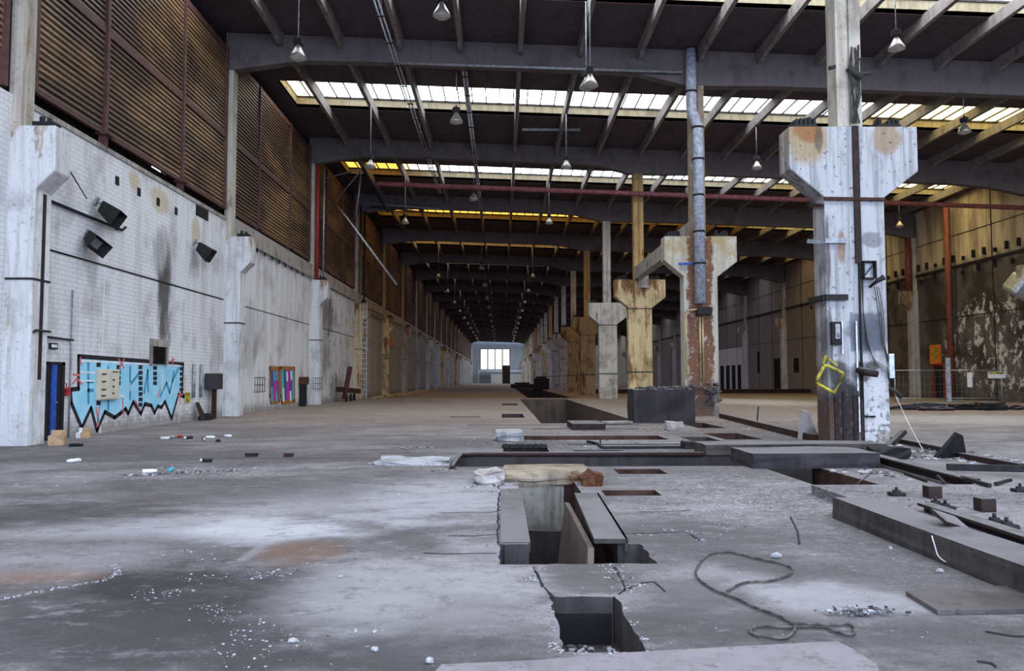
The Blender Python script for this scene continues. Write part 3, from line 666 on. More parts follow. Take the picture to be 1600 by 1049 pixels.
# other columns from a plain prototype
pc = row_column(); put_pads(pc); put_post(pc, 'post_orange'); pc.location = (8.69, GY(2), 0)
remat(pc, {'shaft': 'cream'}); pc['label'] = 'cream crane column standing behind the dark block, third of the middle row'
MB().box(-.76, .76, -.02, .74, 5.98, 6.03).box(-.77, .77, -.03, .74, 2.0, 2.06).build('joint_band', 'dark', pc)
cm = {3: ('mottled', 'white mottled', 'post'), 4: ('brown_col', 'orange stained', 'post_orange'), 5: ('brown_col', 'brown stained', 'post'), 6: ('grey_col', 'grey', 'post'), 7: ('grey_col', 'grey', 'post')}
for g in range(3, NG):
    m_, wd, pm = cm.get(g, ('cream' if g % 3 == 0 else 'white', 'cream' if g % 3 == 0 else 'white', 'post_orange' if g % 4 == 0 else 'post'))
    o = dup(pc, (8.69, GY(g), 0), '%s crane column, %s of the middle row from the camera' % (wd, ORD[g]))
    remat(o, {'shaft': m_, 'post': pm})
# right wall columns
rw = thing('wall_column', '', 'column', (XR, GY(3), 0), 0, 'corbelled columns on the right wall')
MB().prism([(.1, 0), (-.6, 0), (-.6, 7.2), (-1.3, 7.8), (-1.3, 8.8), (.1, 8.8)], 'y', 0, .7).build('shaft', 'white', rw, .03)
MB().box(-.35, .1, .05, .6, 8.8, 13.3).build('post', 'post', rw)
rw['label'] = 'pale corbelled column on the right wall beside the red pipes'
for g in range(2, 14):
    if g == 3: continue
    dup(rw, (XR, GY(g), 0), 'pale corbelled column on the right wall, in line with the %s middle column' % ORD[g])
for o in (rw,): remat(o, {'shaft': 'grey_col'})

# ------------------------------------------------------------------ PIPES AND CONDUITS
Yp = GY(1) - .22                                                            # drainpipe on the second column
dp = thing('drainpipe', 'fat grey drainpipe running down the rust streaked column', 'pipe', (8.62, Yp, 0))
MB().tube([(-.28, 0, 16.1), (-.28, 0, 13.4), (-.02, 0, 12.7), (-.02, 0, 4.85)], .235, 16).build('pipe', 'pipe_grey', dp)
m = MB()
for z in (14.2, 12.6, 11.2, 9.6, 8.0, 6.6): MB().lathe([(.235, z-.04), (.265, z-.04), (.265, z+.04), (.235, z+.04)], (-.28 if z > 13.3 else -.02, 0, 0), 16).build('collar', 'dark', dp)
MB().bar((-.9, .1, 6.6), (-.2, .1, 6.62), .06, .10).build('clamp', 'blue', dp)
MB().box(-.18, .45, -.18, .2, 4.35, 4.7).build('catch_box', 'dark', dp, .02)
m = MB()
for x_ in (-.62, .0, .12): m.tube([(x_, .16, 4.3 if x_ > -.5 else 4.5), (x_, .16, 1.6)], .04, 6)
m.bar((-.62, .1, 4.55), (-.1, -.05, 4.62), .05, .06); o = m.build('conduit', 'cream'); o.location = (8.62, Yp, 0); tag(o, 'cream conduits on the lower face of the rust streaked column', 'pipe')
# tray of debris clinging to that column's foot
m = MB(); rn = random.Random(21)
m.bar((-.6, -.1, 1.35), (.55, -.22, 1.02), .25, .07)
for i in range(26): m.lump((.35 + rn.uniform(-.25, .35), -.1 + rn.uniform(-.1, .1), .95 + rn.uniform(-.5, .5)), rn.uniform(.06, .16), rn)
o = m.build('torn_cladding', 'soot_rubble'); o.location = (8.69, GY(1)-.05, 0); tag(o, 'torn cladding and rubble hanging on the rust streaked column foot', 'debris')

yr = GY(2) - .45
def zr(x): return 13.79 - .036*(x + 7.8)
tag(MB().tube([(x_, yr, zr(x_)) for x_ in (-7.8, 33.2)], .15, 12).build('sprinkler_main', 'pipe_dark_red'), 'long faded red pipe crossing the hall below the second girder', 'pipe')
tag(MB().tube([(33.7, 58.4, .0), (33.7, 58.4, 14.6)], .22, 12).build('riser_pipe', 'pipe_red'), 'tall rusty red riser pipe on the right wall beside the doorway', 'pipe')
tag(MB().tube([(33.72, 64.2, 8.8), (33.72, 64.2, 13.3)], .24, 12).build('riser_pipe', 'pipe_red'), 'shorter dark red riser pipe on the right wall above the corbel', 'pipe')
pz = on(493, 430, Y=GY(2)-.6); pz2 = on(497, 255, Y=GY(2)-.6)
tag(MB().tube([(-11.66, GY(2)+.35, 7.83), (-11.66, GY(2)+.35, 15.3)], .11, 10).build('riser_pipe', 'red'), 'bright red riser pipe beside the third left wall post', 'pipe')
tag(MB().tube([(-11.3, GY(2)+.55, 7.83), (-11.3, GY(2)+.55, 15.0)], .05, 8).build('conduit', 'galv'), 'slim grey conduit beside the bright red riser pipe', 'pipe')
tag(MB().tube([(-11.5, GY(3)-.2, 7.9), (-11.5, GY(3)-.2, 15.8), (-11.0, GY(3)-.3, 16.0), (-5.0, GY(3)-.3, 15.5)], .07, 8).build('conduit', 'grey_metal'), 'bent conduit climbing the fourth left wall post and crossing under the roof', 'pipe')
tag(MB().tube([(-11.2, GY(3)-.2, 7.9), (-11.2, GY(3)-.2, 15.4), (-10.7, GY(3)-.3, 15.7), (-5.2, GY(3)-.3, 15.15)], .06, 8).build('conduit', 'rust'), 'thin brown conduit parallel to the bent one on the fourth left post', 'pipe')
tag(MB().tube([(-4.6, GY(1)-.18, 15.47), (7.95, GY(1)-.18, 15.1)], .06, 8).build('conduit', 'grey_metal'), 'grey conduit along the lower edge of the nearest girder', 'pipe')
def tray(x, y0, y1, lab):
    t_ = thing('cable_tray', lab, 'cable tray', (x, y0, 0)); z = 15.5 if x < -3 else 15.42
    m = MB()
    for dx in (-.14, .02): m.tube([(dx, 0, z), (dx, y1-y0, z)], .035, 6)
    m.build('conduit', 'galv', t_)
    m = MB(); k = .5
    while k < y1-y0: m.box(-.2, .1, k-.05, k+.05, z-.05, z-.02); m.bar((-.05, k, z), (-.05, k, 16.1), .03, .03); k += 2.4
    m.build('hanger', 'dark', t_)
tray(-4.55, 24, 58, 'twin shiny conduits hung under the third roof rib, left of centre')
tray(-1.6, 34.6, 66, 'twin shiny conduits hung under the fourth roof rib near the centre')
yb = 51.0
pts = [on(px, py, Y=yb) for px, py in ((563, 268), (522, 317), (540, 338), (620, 445))]
tag(MB().tube(pts, .07, 8).build('broken_conduit', 'galv'), 'long broken grey conduit dangling at a slant in front of the left louvres', 'pipe')
pts = [on(px, py, Y=yb) for px, py in ((556, 334), (561, 300), (565, 264), (507, 279))]
tag(MB().tube(pts, .05, 8).build('broken_conduit', 'grey_metal'), 'short bent conduit hanging beside the long dangling one', 'pipe')
pts = [on(px, py, Y=yb) for px, py in ((566, 262), (602, 324))]
tag(MB().bar(pts[0], pts[1] + Vector((0, 1.5, 0)), .2, .14).build('hanging_tray', 'dark'), 'dark cable tray hanging loose from the roof above the left wall', 'cable tray')
tag(MB().box(0, 3.4, 0, .06, 0, .14).build('steel_strip', 'grey_metal'), 'pale strip light housing under the second bay roof, right of centre', 'lamp'); bpy.data.objects['steel_strip'].location = (1.2, 44.9, 16.05)
# crane beam remnant between second and third middle columns
o = MB().box(-.25, .25, 0, 14.3, -.41, .36).build('crane_beam', 'sill', bevel=.02); MB().box(-.02, .62, 14.2, 14.32, -.95, -.2).build('bearing_block', 'grey_col', o); o.location = (8.6, GY(1)+.6, 8.26)
tag(o, 'grey crane girder resting on the corbels of the second and third middle columns', 'beam')

# ------------------------------------------------------------------ PENDANT LAMPS
def lamp():
    t_ = thing('pendant_lamp', '', 'lamp', (0, 0, 0), 0, 'high bay pendant lamps')
    MB().tube([(0, 0, .62), (0, 0, 3.0)], .022, 6).build('rod', 'grey_metal', t_)
    MB().box(-.15, .15, -.12, .12, .36, .58).tube([(0, 0, .58), (0, 0, .66)], .05, 8).build('ballast_box', 'dark', t_, .02)
    b_ = MB().lathe([(.0, .36), (.08, .36), (.10, .27), (.16, .16), (.24, .02), (.30, -.10), (.29, -.11), (.22, .02), (.0, .2)], n=18).build('reflector', 'bell', t_)
    MB().lathe([(.29, -.105), (.22, -.15), (.12, -.18), (0, -.19)], n=18).build('lens', 'lens', b_)
    return t_
L0 = lamp()
LS = [(-7.0, 26.5, 12.75, 'grey pendant lamp hanging before the first girder beside the left louvres'), (-1.95, 25.0, 13.55, 'grey pendant lamp seen from below at the top centre of the frame'),
      (3.15, 27.3, 12.1, 'grey pendant lamp on a long rod hanging before the first girder, centre right'), (3.3, 29.9, 13.0, 'small grey pendant lamp close behind the long rod lamp'), (14.05, 27.1, 13.4, 'grey pendant lamp hanging to the right of the main white pillar'),
      (-2.05, 34.9, 13.3, 'pendant lamp just beyond the first girder near the centre'), (-7.0, 41.4, 13.0, 'pendant lamp in the second skylight bay, left side'), (3.47, 41.4, 13.0, 'pendant lamp in the second skylight bay, centre right'),
      (14.05, 42.4, 13.25, 'pendant lamp between the drainpipe column and the main pillar'), (-1.8, 50.2, 13.3, 'pendant lamp just beyond the second girder near the centre'), (-7.0, 56.4, 13.0, 'pendant lamp in the third bay, left side'),
      (3.45, 56.4, 13.0, 'pendant lamp in the third bay, centre right'), (21.1, 34.9, 12.9, 'dark pendant lamp in front of the yellow skylight at right'), (29.9, 58.0, 13.1, 'pendant lamp in the aisle near the red riser pipes'), (14.05, 57.6, 12.9, 'pendant lamp in the third bay of the right aisle')]
for g in range(4, 15):
    for x_ in (-7.0, -2.05, 3.45):
        dy = 7.5 if x_ != -2.05 else 1.0
        LS.append((x_, GY(g)+dy, 13.0, 'pendant lamp in the %s bay along the nave, %s' % (ORD[g], {-7.0: 'left row', -2.05: 'middle row', 3.45: 'right row'}[x_])))
for i, (x_, y_, z_, lab) in enumerate(LS):
    o = L0 if i == 0 else dup(L0, (0, 0, 0), lab)
    o['label'] = lab; o.location = (x_, y_, z_)
    rod = [c for c in o.children if c.name.startswith('rod')][0]
    rod.scale = (1, 1, 1); need = zs(x_) - z_
    rod.scale.z = (need - .62)/2.38; rod.location.z = .62*(1 - rod.scale.z)
    o.rotation_euler = (0, 0, i*.7)

# ------------------------------------------------------------------ THINGS ON THE LEFT WALL
def wp(px, py, d=0): p = on(px, py, X=XW+d); return (p.y, p.z)
def strokes(mb, line, wdt, d0, d1):
    pts = [Vector(p) for p in line]
    for a, b_ in zip(pts, pts[1:]):
        d = (b_-a).normalized(); n = Vector((-d.y, d.x))*wdt/2; e = d*wdt*.35
        mb.prism([tuple(a-n-e), tuple(b_-n+e), tuple(b_+n+e), tuple(a+n-e)], 'x', d0, d1)
def cp(x, y): return wp(x/4, 524 + y/4)
OUT = [(490, 132), (1145, 180), (1135, 360), (1150, 385), (1115, 370), (1072, 520), (1030, 415), (1010, 450), (985, 445), (965, 485), (945, 440), (905, 430), (880, 490), (832, 418), (800, 490), (785, 460), (750, 490), (715, 515), (655, 480), (605, 595), (568, 455), (510, 580), (445, 425), (440, 340), (490, 335)]
gr = thing('graffiti', 'wide light blue graffiti with a jagged black outline on the left wall', 'graffiti', (XW, 0, 0))
MB().prism([cp(*p) for p in OUT], 'x', 0, .004).build('fill', 'aqua', gr)
m = MB(); strokes(m, [cp(*p) for p in OUT + OUT[:1]], .13, .001, .008); m.build('outline', 'black_paint', gr)
m = MB()
for ln in ([(550, 170), (552, 420)], [(545, 290), (580, 290)], [(548, 345), (580, 345)], [(675, 200), (675, 465)], [(812, 200), (812, 400)], [(820, 300), (870, 235)], [(900, 360), (922, 220), (925, 350)], [(1000, 380), (1040, 300), (1060, 360), (1075, 290), (1085, 225)], [(1075, 290), (1115, 205)]): m = MB(); strokes(m, [cp(*p) for p in ln], .10, .004, .009); m.build('lettering', 'teal', gr)
m = MB()
for ln in ([(500, 230), (590, 235)], [(500, 285), (590, 285)], [(730, 375), (780, 380)], [(812, 300), (812, 345)], [(1015, 230), (1015, 350)], [(500, 160), (1120, 190)]): m = MB(); strokes(m, [cp(*p) for p in ln], .05, .004, .010); m.build('highlight', 'white_paint', gr)
m = MB()
for x_, ys in ((615, (185, 425)), (740, (200, 232, 268, 300)), (877, (200, 235, 268, 300, 335, 368, 402, 435)), (968, (205, 240, 270, 300)), (1134, (210, 242, 275, 308, 340))):
    for y_ in ys: m = MB(); strokes(m, [cp(x_-8, y_), cp(x_+8, y_)], .13, .004, .010); m.build('dash', 'black_paint', gr)
m = MB()
for ln in ([(500, 140), (505, 185)], [(740, 150), (775, 205)], [(775, 150), (745, 205)], [(930, 150), (945, 190)], [(1075, 140), (1080, 190)], [(1060, 165), (1090, 150)], [(455, 245), (495, 250)], [(455, 300), (480, 270), (510, 305)], [(600, 455), (615, 560)], [(620, 450), (605, 570)], [(765, 395), (770, 490)], [(845, 410), (875, 470)], [(1000, 335), (985, 390)], [(1120, 340), (1125, 430)], [(1110, 380), (1140, 370)]): m = MB(); strokes(m, [cp(*p) for p in ln], .06, .005, .011); m.build('tick', 'pink_paint', gr)
g2 = thing('graffiti', 'small purple and turquoise graffiti of two blocks further along the left wall', 'graffiti', (XW, 0, 0))
def dq(x, y): return wp(400 + x/4, 524 + y/4)
pals = ['deep_blue', 'magenta', 'violet', 'turq']
for bx0, bx1, sq in ((85, 145, ('deep_blue', 'magenta', 'violet')), (153, 240, ('turq', 'deep_blue', 'magenta', 'violet', 'turq'))):
    n = len(sq)
    for i, k in enumerate(sq):
        xa, xb = bx0 + (bx1-bx0)*i/n, bx0 + (bx1-bx0)*(i+1)/n
        MB().prism([dq(xa, 212), dq(xb, 212), dq(xb + 4, 300), dq(xb, 418), dq(xa, 418), dq(xa + 4, 310)], 'x', 0, .003 + i*.001).build('colour_field', k, g2)
    m = MB(); strokes(m, [dq(*p) for p in ((bx0, 205), (bx1, 208), (bx1, 410), (bx0 + 8, 422), (bx0, 380), (bx0, 205))], .22, .006, .012); m.build('outline', 'brown_paint', g2)
    m = MB()
    for fx, y0, y1 in ((.2, 340, 405), (.45, 240, 275), (.75, 235, 270), (.7, 360, 400)): xx = bx0 + (bx1-bx0)*fx; strokes(m, [dq(xx, y0), dq(xx+2, y1)], .3, .008, .013)
    m.build('highlight', 'turq' if bx0 < 100 else 'white_paint', g2)
# beige cabinet
p0, p1 = wp(150, 577), wp(180, 624)
cb = thing('wall_cabinet', 'beige steel wall cabinet hung over the blue graffiti', 'cabinet', (XW, p0[0], p1[1]))
Lc, Hc = p1[0]-p0[0], p0[1]-p1[1]
MB().box(0, .12, 0, Lc, 0, Hc).build('body', 'beige', cb, .015)
MB().box(.12, .135, .04, Lc-.04, .04, Hc-.04).build('door', 'beige', cb, .005)
m = MB()
for z in (.12, .32, .58, .82): m.box(.135, .15, .08, .33, Hc*z, Hc*z+.035)
for z in (.18, .4, .62): m.box(.135, .15, .75, .84, Hc*z, Hc*z+.05)
for i in range(4): m.box(.135, .15, .72+i*.09, .77+i*.09, Hc*.9, Hc*.9+.035)
m.build('slot', 'black_paint', cb)
# vent
p0, p1 = wp(236, 541), wp(257, 570)
vt = thing('air_vent', 'dark slatted air vent above the right end of the blue graffiti', 'vent', (XW, p0[0], p1[1]))
Lc, Hc = p1[0]-p0[0], p0[1]-p1[1]
MB().box(0, .08, -.12, 0, -.02, Hc+.25).box(0, .08, Lc, Lc+.15, -.02, Hc+.25).box(0, .08, 0, Lc, Hc, Hc+.25).build('frame', 'sill', vt)
m = MB()
for i in range(10): m.bar((.04, 0, Hc*(i+.5)/10), (.04, Lc, Hc*(i+.5)/10), .09, .018)
m.build('slat', 'dark', vt); MB().box(.0, .01, 0, Lc, 0, Hc).build('backing', 'void', vt)
# door beside the first column
d1 = structure(bpy.data.objects.new('door_1', None)); COL.objects.link(d1); d1.location = (XW, 20.72, 0)
MB().box(0, .05, 0, .14, 0, 2.08).box(0, .05, .78, .92, 0, 2.08).box(0, .05, 0, .92, 2.0, 2.08).build('frame', 'dark', d1)
MB().box(0, .02, .14, .78, 0, 2.0).build('opening', 'void', d1); MB().box(.0, .06, .30, .52, 0.02, 2.0).build('leaf', 'blue', d1); MB().tube([(.05, .48, 1.0), (.11, .48, 1.0), (.11, .38, 1.0)], .015, 6).build('door_handle', 'galv', d1)
tag(MB().box(0, .05, 0, .35, 0, .16).box(.05, .06, .05, .3, .04, .12, 1).build('sign', ['black_paint', 'white_paint']), 'small dark sign plate above the blue door', 'sign'); bpy.data.objects['sign'].location = (XW, 20.9, 2.42)
o = MB().box(0, .10, 0, .19, -.2, 0).tube([(.05, .07, 0), (.05, .11, .12), (.05, .0, .2)], .014, 6).build('call_box', 'red', bevel=.02); o.location = (XW, 21.65, 1.35); o.rotation_euler = (.25, 0, 0)
tag(o, 'small red box tilted on the wall between door and graffiti', 'box')
p0 = wp(292, 622); o = MB().box(0, .04, -.22, .22, -.18, .2).build('sticker_plate', 'yellow'); o.location = (XW, *p0); tag(o, 'yellow plate at the lower right end of the blue graffiti', 'sign')
# pipes on the first bay
tag(MB().tube([(XW+.06, 20.3, 6.33), (XW+.06, 24.6, 6.3), (XW+.1, 24.75, 6.42)], .045, 8).build('conduit', 'dark'), 'rusty horizontal pipe through the double floodlight on the left wall', 'pipe')
tag(MB().tube([(XW+.05, 21.9, 0), (XW+.05, 21.9, 4.1)], .025, 6).build('conduit', 'grey_metal'), 'slim upright conduit on the left wall between door and graffiti', 'pipe')
tag(MB().tube([(XW+.05, 20.0, 2.75), (XW+.05, 22.0, 2.7)], .03, 6).build('conduit', 'dark'), 'short level pipe on the left wall above the blue door', 'pipe')
for i, y in enumerate((30.6, 31.35)):
    tag(MB().tube([(XW+.06, y, .9), (XW+.06, y, 2.2 + .0*i)], .07, 8).build('conduit', 'grey_metal'), ('left' if i == 0 else 'right') + ' stub of two grey pipes between graffiti and electric box', 'pipe')
# cabinet on a post
eb = thing('electric_cabinet', 'dark grey electric box on a brown post beside the second left column', 'cabinet', (XW+.25, 32.2, 0))
MB().box(-.2, .18, -.45, .55, 1.2, 1.85).build('box', 'block', eb, .02); MB().box(-.08, .06, .0, .2, 0, 1.2).build('post', 'rust', eb)
o = MB().prism([(-.25, 0), (.28, 0), (.05, .75), (-.2, .75)], 'x', 0, .05).build('leaning_board', 'dark_brown'); o.location = (XW+.35, 30.9, 0); o.rotation_euler = (0, -.35, 0); tag(o, 'brown board leaning against the left wall under the grey pipe stubs', 'board')
o = MB().box(0, .4, .4, 1.0, 0, .16).box(.1, .35, .5, .8, .16, .26).build('scrap_heap', 'dark'); o.location = (XW+.1, 30.6, 0); tag(o, 'dark scrap lying along the wall foot by the electric box', 'scrap')
o = MB().bar((0, 0, 0), (0, .25, .75), .3, .05).build('leaning_board', 'dark_brown'); o.location = (-11.75, 34.9, .02); tag(o, 'dark board leaning at the foot of the second left column', 'board')
# holes in the brickwork: thin black plates stand in for their inner shade
m = MB()
for y in (24.32, 25.79, 27.24, 28.75): m.box(XW-.02, XW+.012, y-.12, y+.12, 7.66, 7.94)
m.box(XW-.02, XW+.012, 30.6, 31.9, 8.05, 8.48)
for k in range(9): m.box(XW+.14, XW+.172, 36.5+k*1.25, 36.7+k*1.25, 7.75, 7.95)
for k in range(7): m.box(XW+.14, XW+.172, GY(4)-8.0+k*1.05, GY(4)-7.75+k*1.05, 7.2, 7.6)
structure(m.build('trim_7', 'void'))
# floodlights
def flood(lab, y, z, rx, rz, s=1.0, cat='lamp'):
    t_ = thing('floodlight', lab, cat, (XW, y, z), 0, 'old floodlights on the left wall')
    t_.rotation_euler = (rx, .4, rz); t_.scale = (s, s, s)
    MB().tube([(0, 0, .15), (.25, 0, .15), (.4, 0, 0)], .05, 8).box(0, .05, -.15, .15, 0, .3).build('arm', 'grey_metal', t_)
    v = MB(); A = [(.3, -.3, -.2), (.3, .3, -.2), (.3, .3, .22), (.3, -.3, .22)]; B = [(.95, -.55, -.52), (.95, .55, -.52), (1.05, .55, .12), (1.05, -.55, .12)]
    for i in range(4): v.quad([A[i], A[(i+1) % 4], B[(i+1) % 4], B[i]])
    v.quad(A); h = v.build('hood', 'dark', t_); sm = h.modifiers.new('thick', 'SOLIDIFY'); sm.thickness = .025
    v = MB(); v.quad([(.6, -.36, -.30), (.6, .36, -.30), (.66, .36, .1), (.66, -.36, .1)]); v.build('glass', 'grey_metal', t_)
    return t_
flood('upper dark hooded floodlight of the pair on the left wall pipe', 23.0, 6.75, 0, .25, .8)
flood('lower tilted floodlight with pale side, hanging under the upper one', 22.6, 5.75, -.35, -.3, .65)
flood('single dark hooded floodlight left of the second wall column', 30.4, 6.85, .1, .2, .8)
tag(MB().tube([(-10.95, 19.75, 6.9), (-11.8, 22.2, 6.75)], .02, 6).build('wire', 'cable'), 'black wire from the first corbel to the double floodlight', 'wire')
# ladder on the fourth column
ld = thing('wall_ladder', 'pale steel ladder running up the fourth left wall column', 'ladder', (-11.25, GY(3), 0))
for dx in (-.28, .28): MB().box(dx-.03, dx+.03, -.12, -.06, 0, 7.9).build('rail', 'galv', ld)
m = MB(); z = .35
while z < 7.7: MB().box(-.28, .28, -.11, -.08, z-.025, z+.025).build('rung', 'galv', ld); z += .42
m.b.free()
l2 = dup(ld, (-11.25, GY(8), 0), 'far pale ladder up a white column on the left wall')
# small wall items further down the left row
for px, py, X_, s, mt, nm, lab, ct in ((568, 524, -11.97, .55, 'yellow', 'sign', 'yellow plate just right of the wall ladder', 'sign'), (610, 535, -11.97, .8, 'orange', 'sign', 'orange plate by the fifth left column', 'sign'), (638, 518, -11.97, 1.6, 'red', 'fire_cabinet', 'large dark red cabinet high on the left wall', 'cabinet'), (637, 538, -11.97, .6, 'yellow', 'sign', 'yellow plate under the large dark red cabinet', 'sign'), (723, 598, -11.97, 1.6, 'yellow', 'barrel_guard', 'yellow guard post far along the left wall', 'post')):
    p = on(px, py, X=X_); o = MB().box(0, .2, -s*.7, s*.7, -s/2, s/2).build(nm, mt, bevel=.02); o.location = p; tag(o, lab, ct)
# brick red machine frame by the ladder
mc = thing('machine_wreck', 'dark red machine wreck leaning on the wall left of the ladder', 'scrap', (-11.3, 56.5, 0))
MB().bar((0, 0, .2), (.2, 1.0, 2.5), .3, .2).build('arm', 'maroon', mc); MB().bar((-.3, -.8, .9), (.6, 2.6, .7), .3, .35).build('rail', 'rust', mc)
for dx, dy in ((.3, -.7), (.3, .9), (.3, 2.3)): MB().lathe([(0, -.06), (.28, -.06), (.28, .06), (0, .06)], (0, 0, 0), 14).build('wheel', 'dark', mc).matrix_local = Matrix.Translation((dx, dy, .28)) @ Matrix.Rotation(math.pi/2, 4, 'Y')
# wire racks either side of second graffiti
for y, z, L_, lab in ((38.3, 1.7, 1.6, 'thin grey wire rack on the wall left of the purple graffiti'), (47.4, 1.7, 2.2, 'thin grey wire rack across the third left wall column')):
    m = MB(); xx = XW + .01 if y < 40 else XW + .67
    for i in range(3): m.bar((xx, y, z - .35*i), (xx, y+L_, z - .35*i), .02, .02)
    for i in range(5): m.bar((xx, y+L_*i/4, z-.75), (xx, y+L_*i/4, z+.02), .02, .02)
    tag(m.build('wire_rack', 'dark'), lab, 'rack')
o = MB().box(0, .3, 0, .5, 0, 1.3).box(0, .4, -.1, .6, 1.3, 1.75, 1).build('bollard', ['dark', 'rust_bright']); o.location = (XW+.05, 46.6, 0); tag(o, 'dark post with rusty top beside the third left column', 'post')
# rubbish along the foot of the left wall
rn = random.Random(17); m = MB()
for i in range(150):
    y = rn.uniform(66, 120); m.lump((-11.1 + abs(rn.gauss(0, .9)), y, .05), rn.uniform(.08, .35), rn, flat=.4)
o = tag(m.build('rubbish', 'card'), 'pale rubbish heaped along the foot of the far left wall', 'rubbish'); o['kind'] = 'stuff'

# ------------------------------------------------------------------ RIGHT WALL OPENINGS AND FENCE
def ry(px): return on(px, 600, X=XR).y
def opening(name, px0, px1, z0, z1, fm='sill', frame=True):
    ya, yb_ = ry(px1), ry(px0); o = structure(bpy.data.objects.new(name, None)); COL.objects.link(o); o.location = (XR, ya, 0)
    MB().box(-.02, .02, 0, yb_-ya, z0, z1).build('opening', 'void', o)
    if frame: MB().box(-.06, .02, -.12, 0, z0, z1+.12).box(-.06, .02, yb_-ya, yb_-ya+.12, z0, z1+.12).box(-.06, .02, 0, yb_-ya, z1, z1+.12).build('frame', fm, o)
    return o
opening('door_2', 1460, 1475, 0, 2.6, 'red'); opening('door_3', 1211, 1221, 0, 4.0, 'dark'); opening('window_22', 1241, 1250, 2.3, 4.0); opening('door_4', 1184, 1188, 2.4, 5.2, 'dark', False)
for i, (a, b_) in enumerate(((1126, 1132), (1135, 1141), (1144, 1150), (1153, 1159))): opening('door_%d' % (5+i), a, b_, 0, 3.6, 'wash')
o = MB().box(0, .1, 0, 1.5, 0, 1.5).box(-.01, 0, .35, 1.15, .3, 1.2, 1).build('warning_sign', ['orange', 'yellow']); o.location = (XR-.12, ry(1475)+.2, 2.75); tag(o, 'orange square sign above the dark doorway on the right wall', 'sign')
m = MB().box(0, .1, ry(1163), ry(1120), 0, 6.2); o = m.build('whitewashed_partition', 'wash'); o.location = (XR-.15+.14, 0, 0); tag(o, 'whitewashed panel around the row of four dark doorways', 'partition')
for z, n_, st_ in ((10.35, 26, 1.25), (9.3, 22, 1.9)):
    m = MB()
    for i in range(n_): y = 46 + st_*i; m.box(XR-.2, XR, y-.08, y+.08, z, z+(.55 if i % 3 else .3))
    o = structure(m.build('trim_%d' % (8 if z > 10 else 9), 'dark'))
o = MB().box(-.9, .9, -.9, .9, -.7, .7).build('ventilation_hood', 'galv', bevel=.25); o.location = (33.7, 49.9, 7.4); o.rotation_euler = (.4, .5, 0); tag(o, 'crumpled silver duct hanging at the right frame edge', 'duct')
MBx = MB(); MBx.tube([(0, 0, 0), (.6, .3, 2.4)], .12, 8); ob = MBx.build('bracket', 'grey_metal', bpy.data.objects['ventilation_hood'])
YFN = 53.0
def fence(x0, x1, lab):
    t_ = thing('fence_panel', lab, 'fence', (x0, YFN, 0), 0, 'mesh fence panels'); L = x1-x0
    for x_ in (0, L): MB().tube([(x_, 0, .1), (x_, 0, 2.2)], .045, 8).build('post', 'galv', t_)
    MB().tube([(0, 0, 2.15), (L, 0, 2.15)], .03, 6).build('rail', 'galv', t_); MB().tube([(0, 0, .25), (L, 0, .25)], .025, 6).build('rail', 'galv', t_)
    m = MB(); k = .22
    while k < L: m.bar((k, 0, .25), (k, 0, 2.15), .006, .006); k += .36
    for z in (.7, 1.2, 1.7): m.bar((0, 0, z), (L, 0, z), .008, .008)
    m.build('mesh', 'grey_metal', t_); MB().box(-.05, .85, -.15, .15, 0, .14).build('foot', 'slab_pale', t_, .02)
fence(26.7, 30.2, 'galvanised mesh fence panel just right of the main white pillar'); fence(30.3, 34.0, 'galvanised mesh fence panel in front of the red riser pipe')
t_ = tag(MB().bar((0, 0, 0), (0, 0, 3.0), .28, .12).build('barrier_post', 'pipe_grey'), 'tall pale blue upright plank between the two fence panels', 'post'); t_.location = (30.25, 52.8, 0)
o = MB().box(0, 1.2, 0, .03, 0, .45).box(.05, 1.1, -.01, 0, .28, .42, 1).build('notice', ['white_paint', 'yellow']); o.location = (33.0, 52.85, 1.6); tag(o, 'white and yellow notice on the fence at the right frame edge', 'sign')
o = MB().box(0, .35, 0, .02, 0, 1.0).build('paper_sheet', 'white_paint'); o.location = (31.6, 52.9, 1.0); tag(o, 'white paper sheet hanging on the right fence panel', 'paper')
tag(MB().box(9.9, 34, 86, 87.2, 0, .45).build('kerb', 'dark_brown'), 'long low brown kerb crossing the right aisle', 'kerb')
rn = random.Random(23)
for i in range(14):
    x_ = 18.5 + i*1.0; y_ = 40 + (-1.1, .9, -.2)[i % 3] + rn.uniform(-.2, .2)
    m = MB().box(-.75, .75, -.25, .25, 0, .12 + rn.random()*.25).rough(2, .07, rn)
    o = m.build('scrap_plate', rn.choice(['dark', 'dark_brown', 'block'])); o.location = (x_, y_, .02); o.rotation_euler = (0, rn.uniform(-.08, .08), rn.uniform(-.25, .25))
    tag(o, 'flat dark scrap piece lying across the right aisle, %s from left' % ORD[i], 'scrap', 'scrap row in the right aisle')

# ------------------------------------------------------------------ PIT AREA THINGS
rn = random.Random(31)
st = thing('column_stub', 'rust stained concrete stub with a rounded cap at the end of the nearest pit', 'stub', (.65, 12.42, 0))
m = MB().prism([(0, -.10), (-.06, -.04), (-.07, .05), (-.02, .10), (.3, .13), (1.6, .10), (1.9, .0), (1.9, -.1)], 'x', -.62, .78).rough(2, .02, rn); m.build('cap', 'stub', st)
MB().box(-.37, .33, -.02, .3, -.78, -.08).rough(2, .012, rn).build('block', 'stub_low', st)
MB().box(.33, .47, .02, .3, -.62, -.08).rough(1, .01, rn).build('side_block', 'grey_col', st)
o = MB().prism([(-.18, -.1), (.02, -.1), (.10, .13), (-.06, .17), (-.22, .08)], 'y', -.25, .35).rough(1, .02, rn).build('rusted_plate', 'rust_bright'); o.location = (1.42, 12.0, .02); tag(o, 'rusted orange-brown iron lump right of the stained stub', 'scrap')
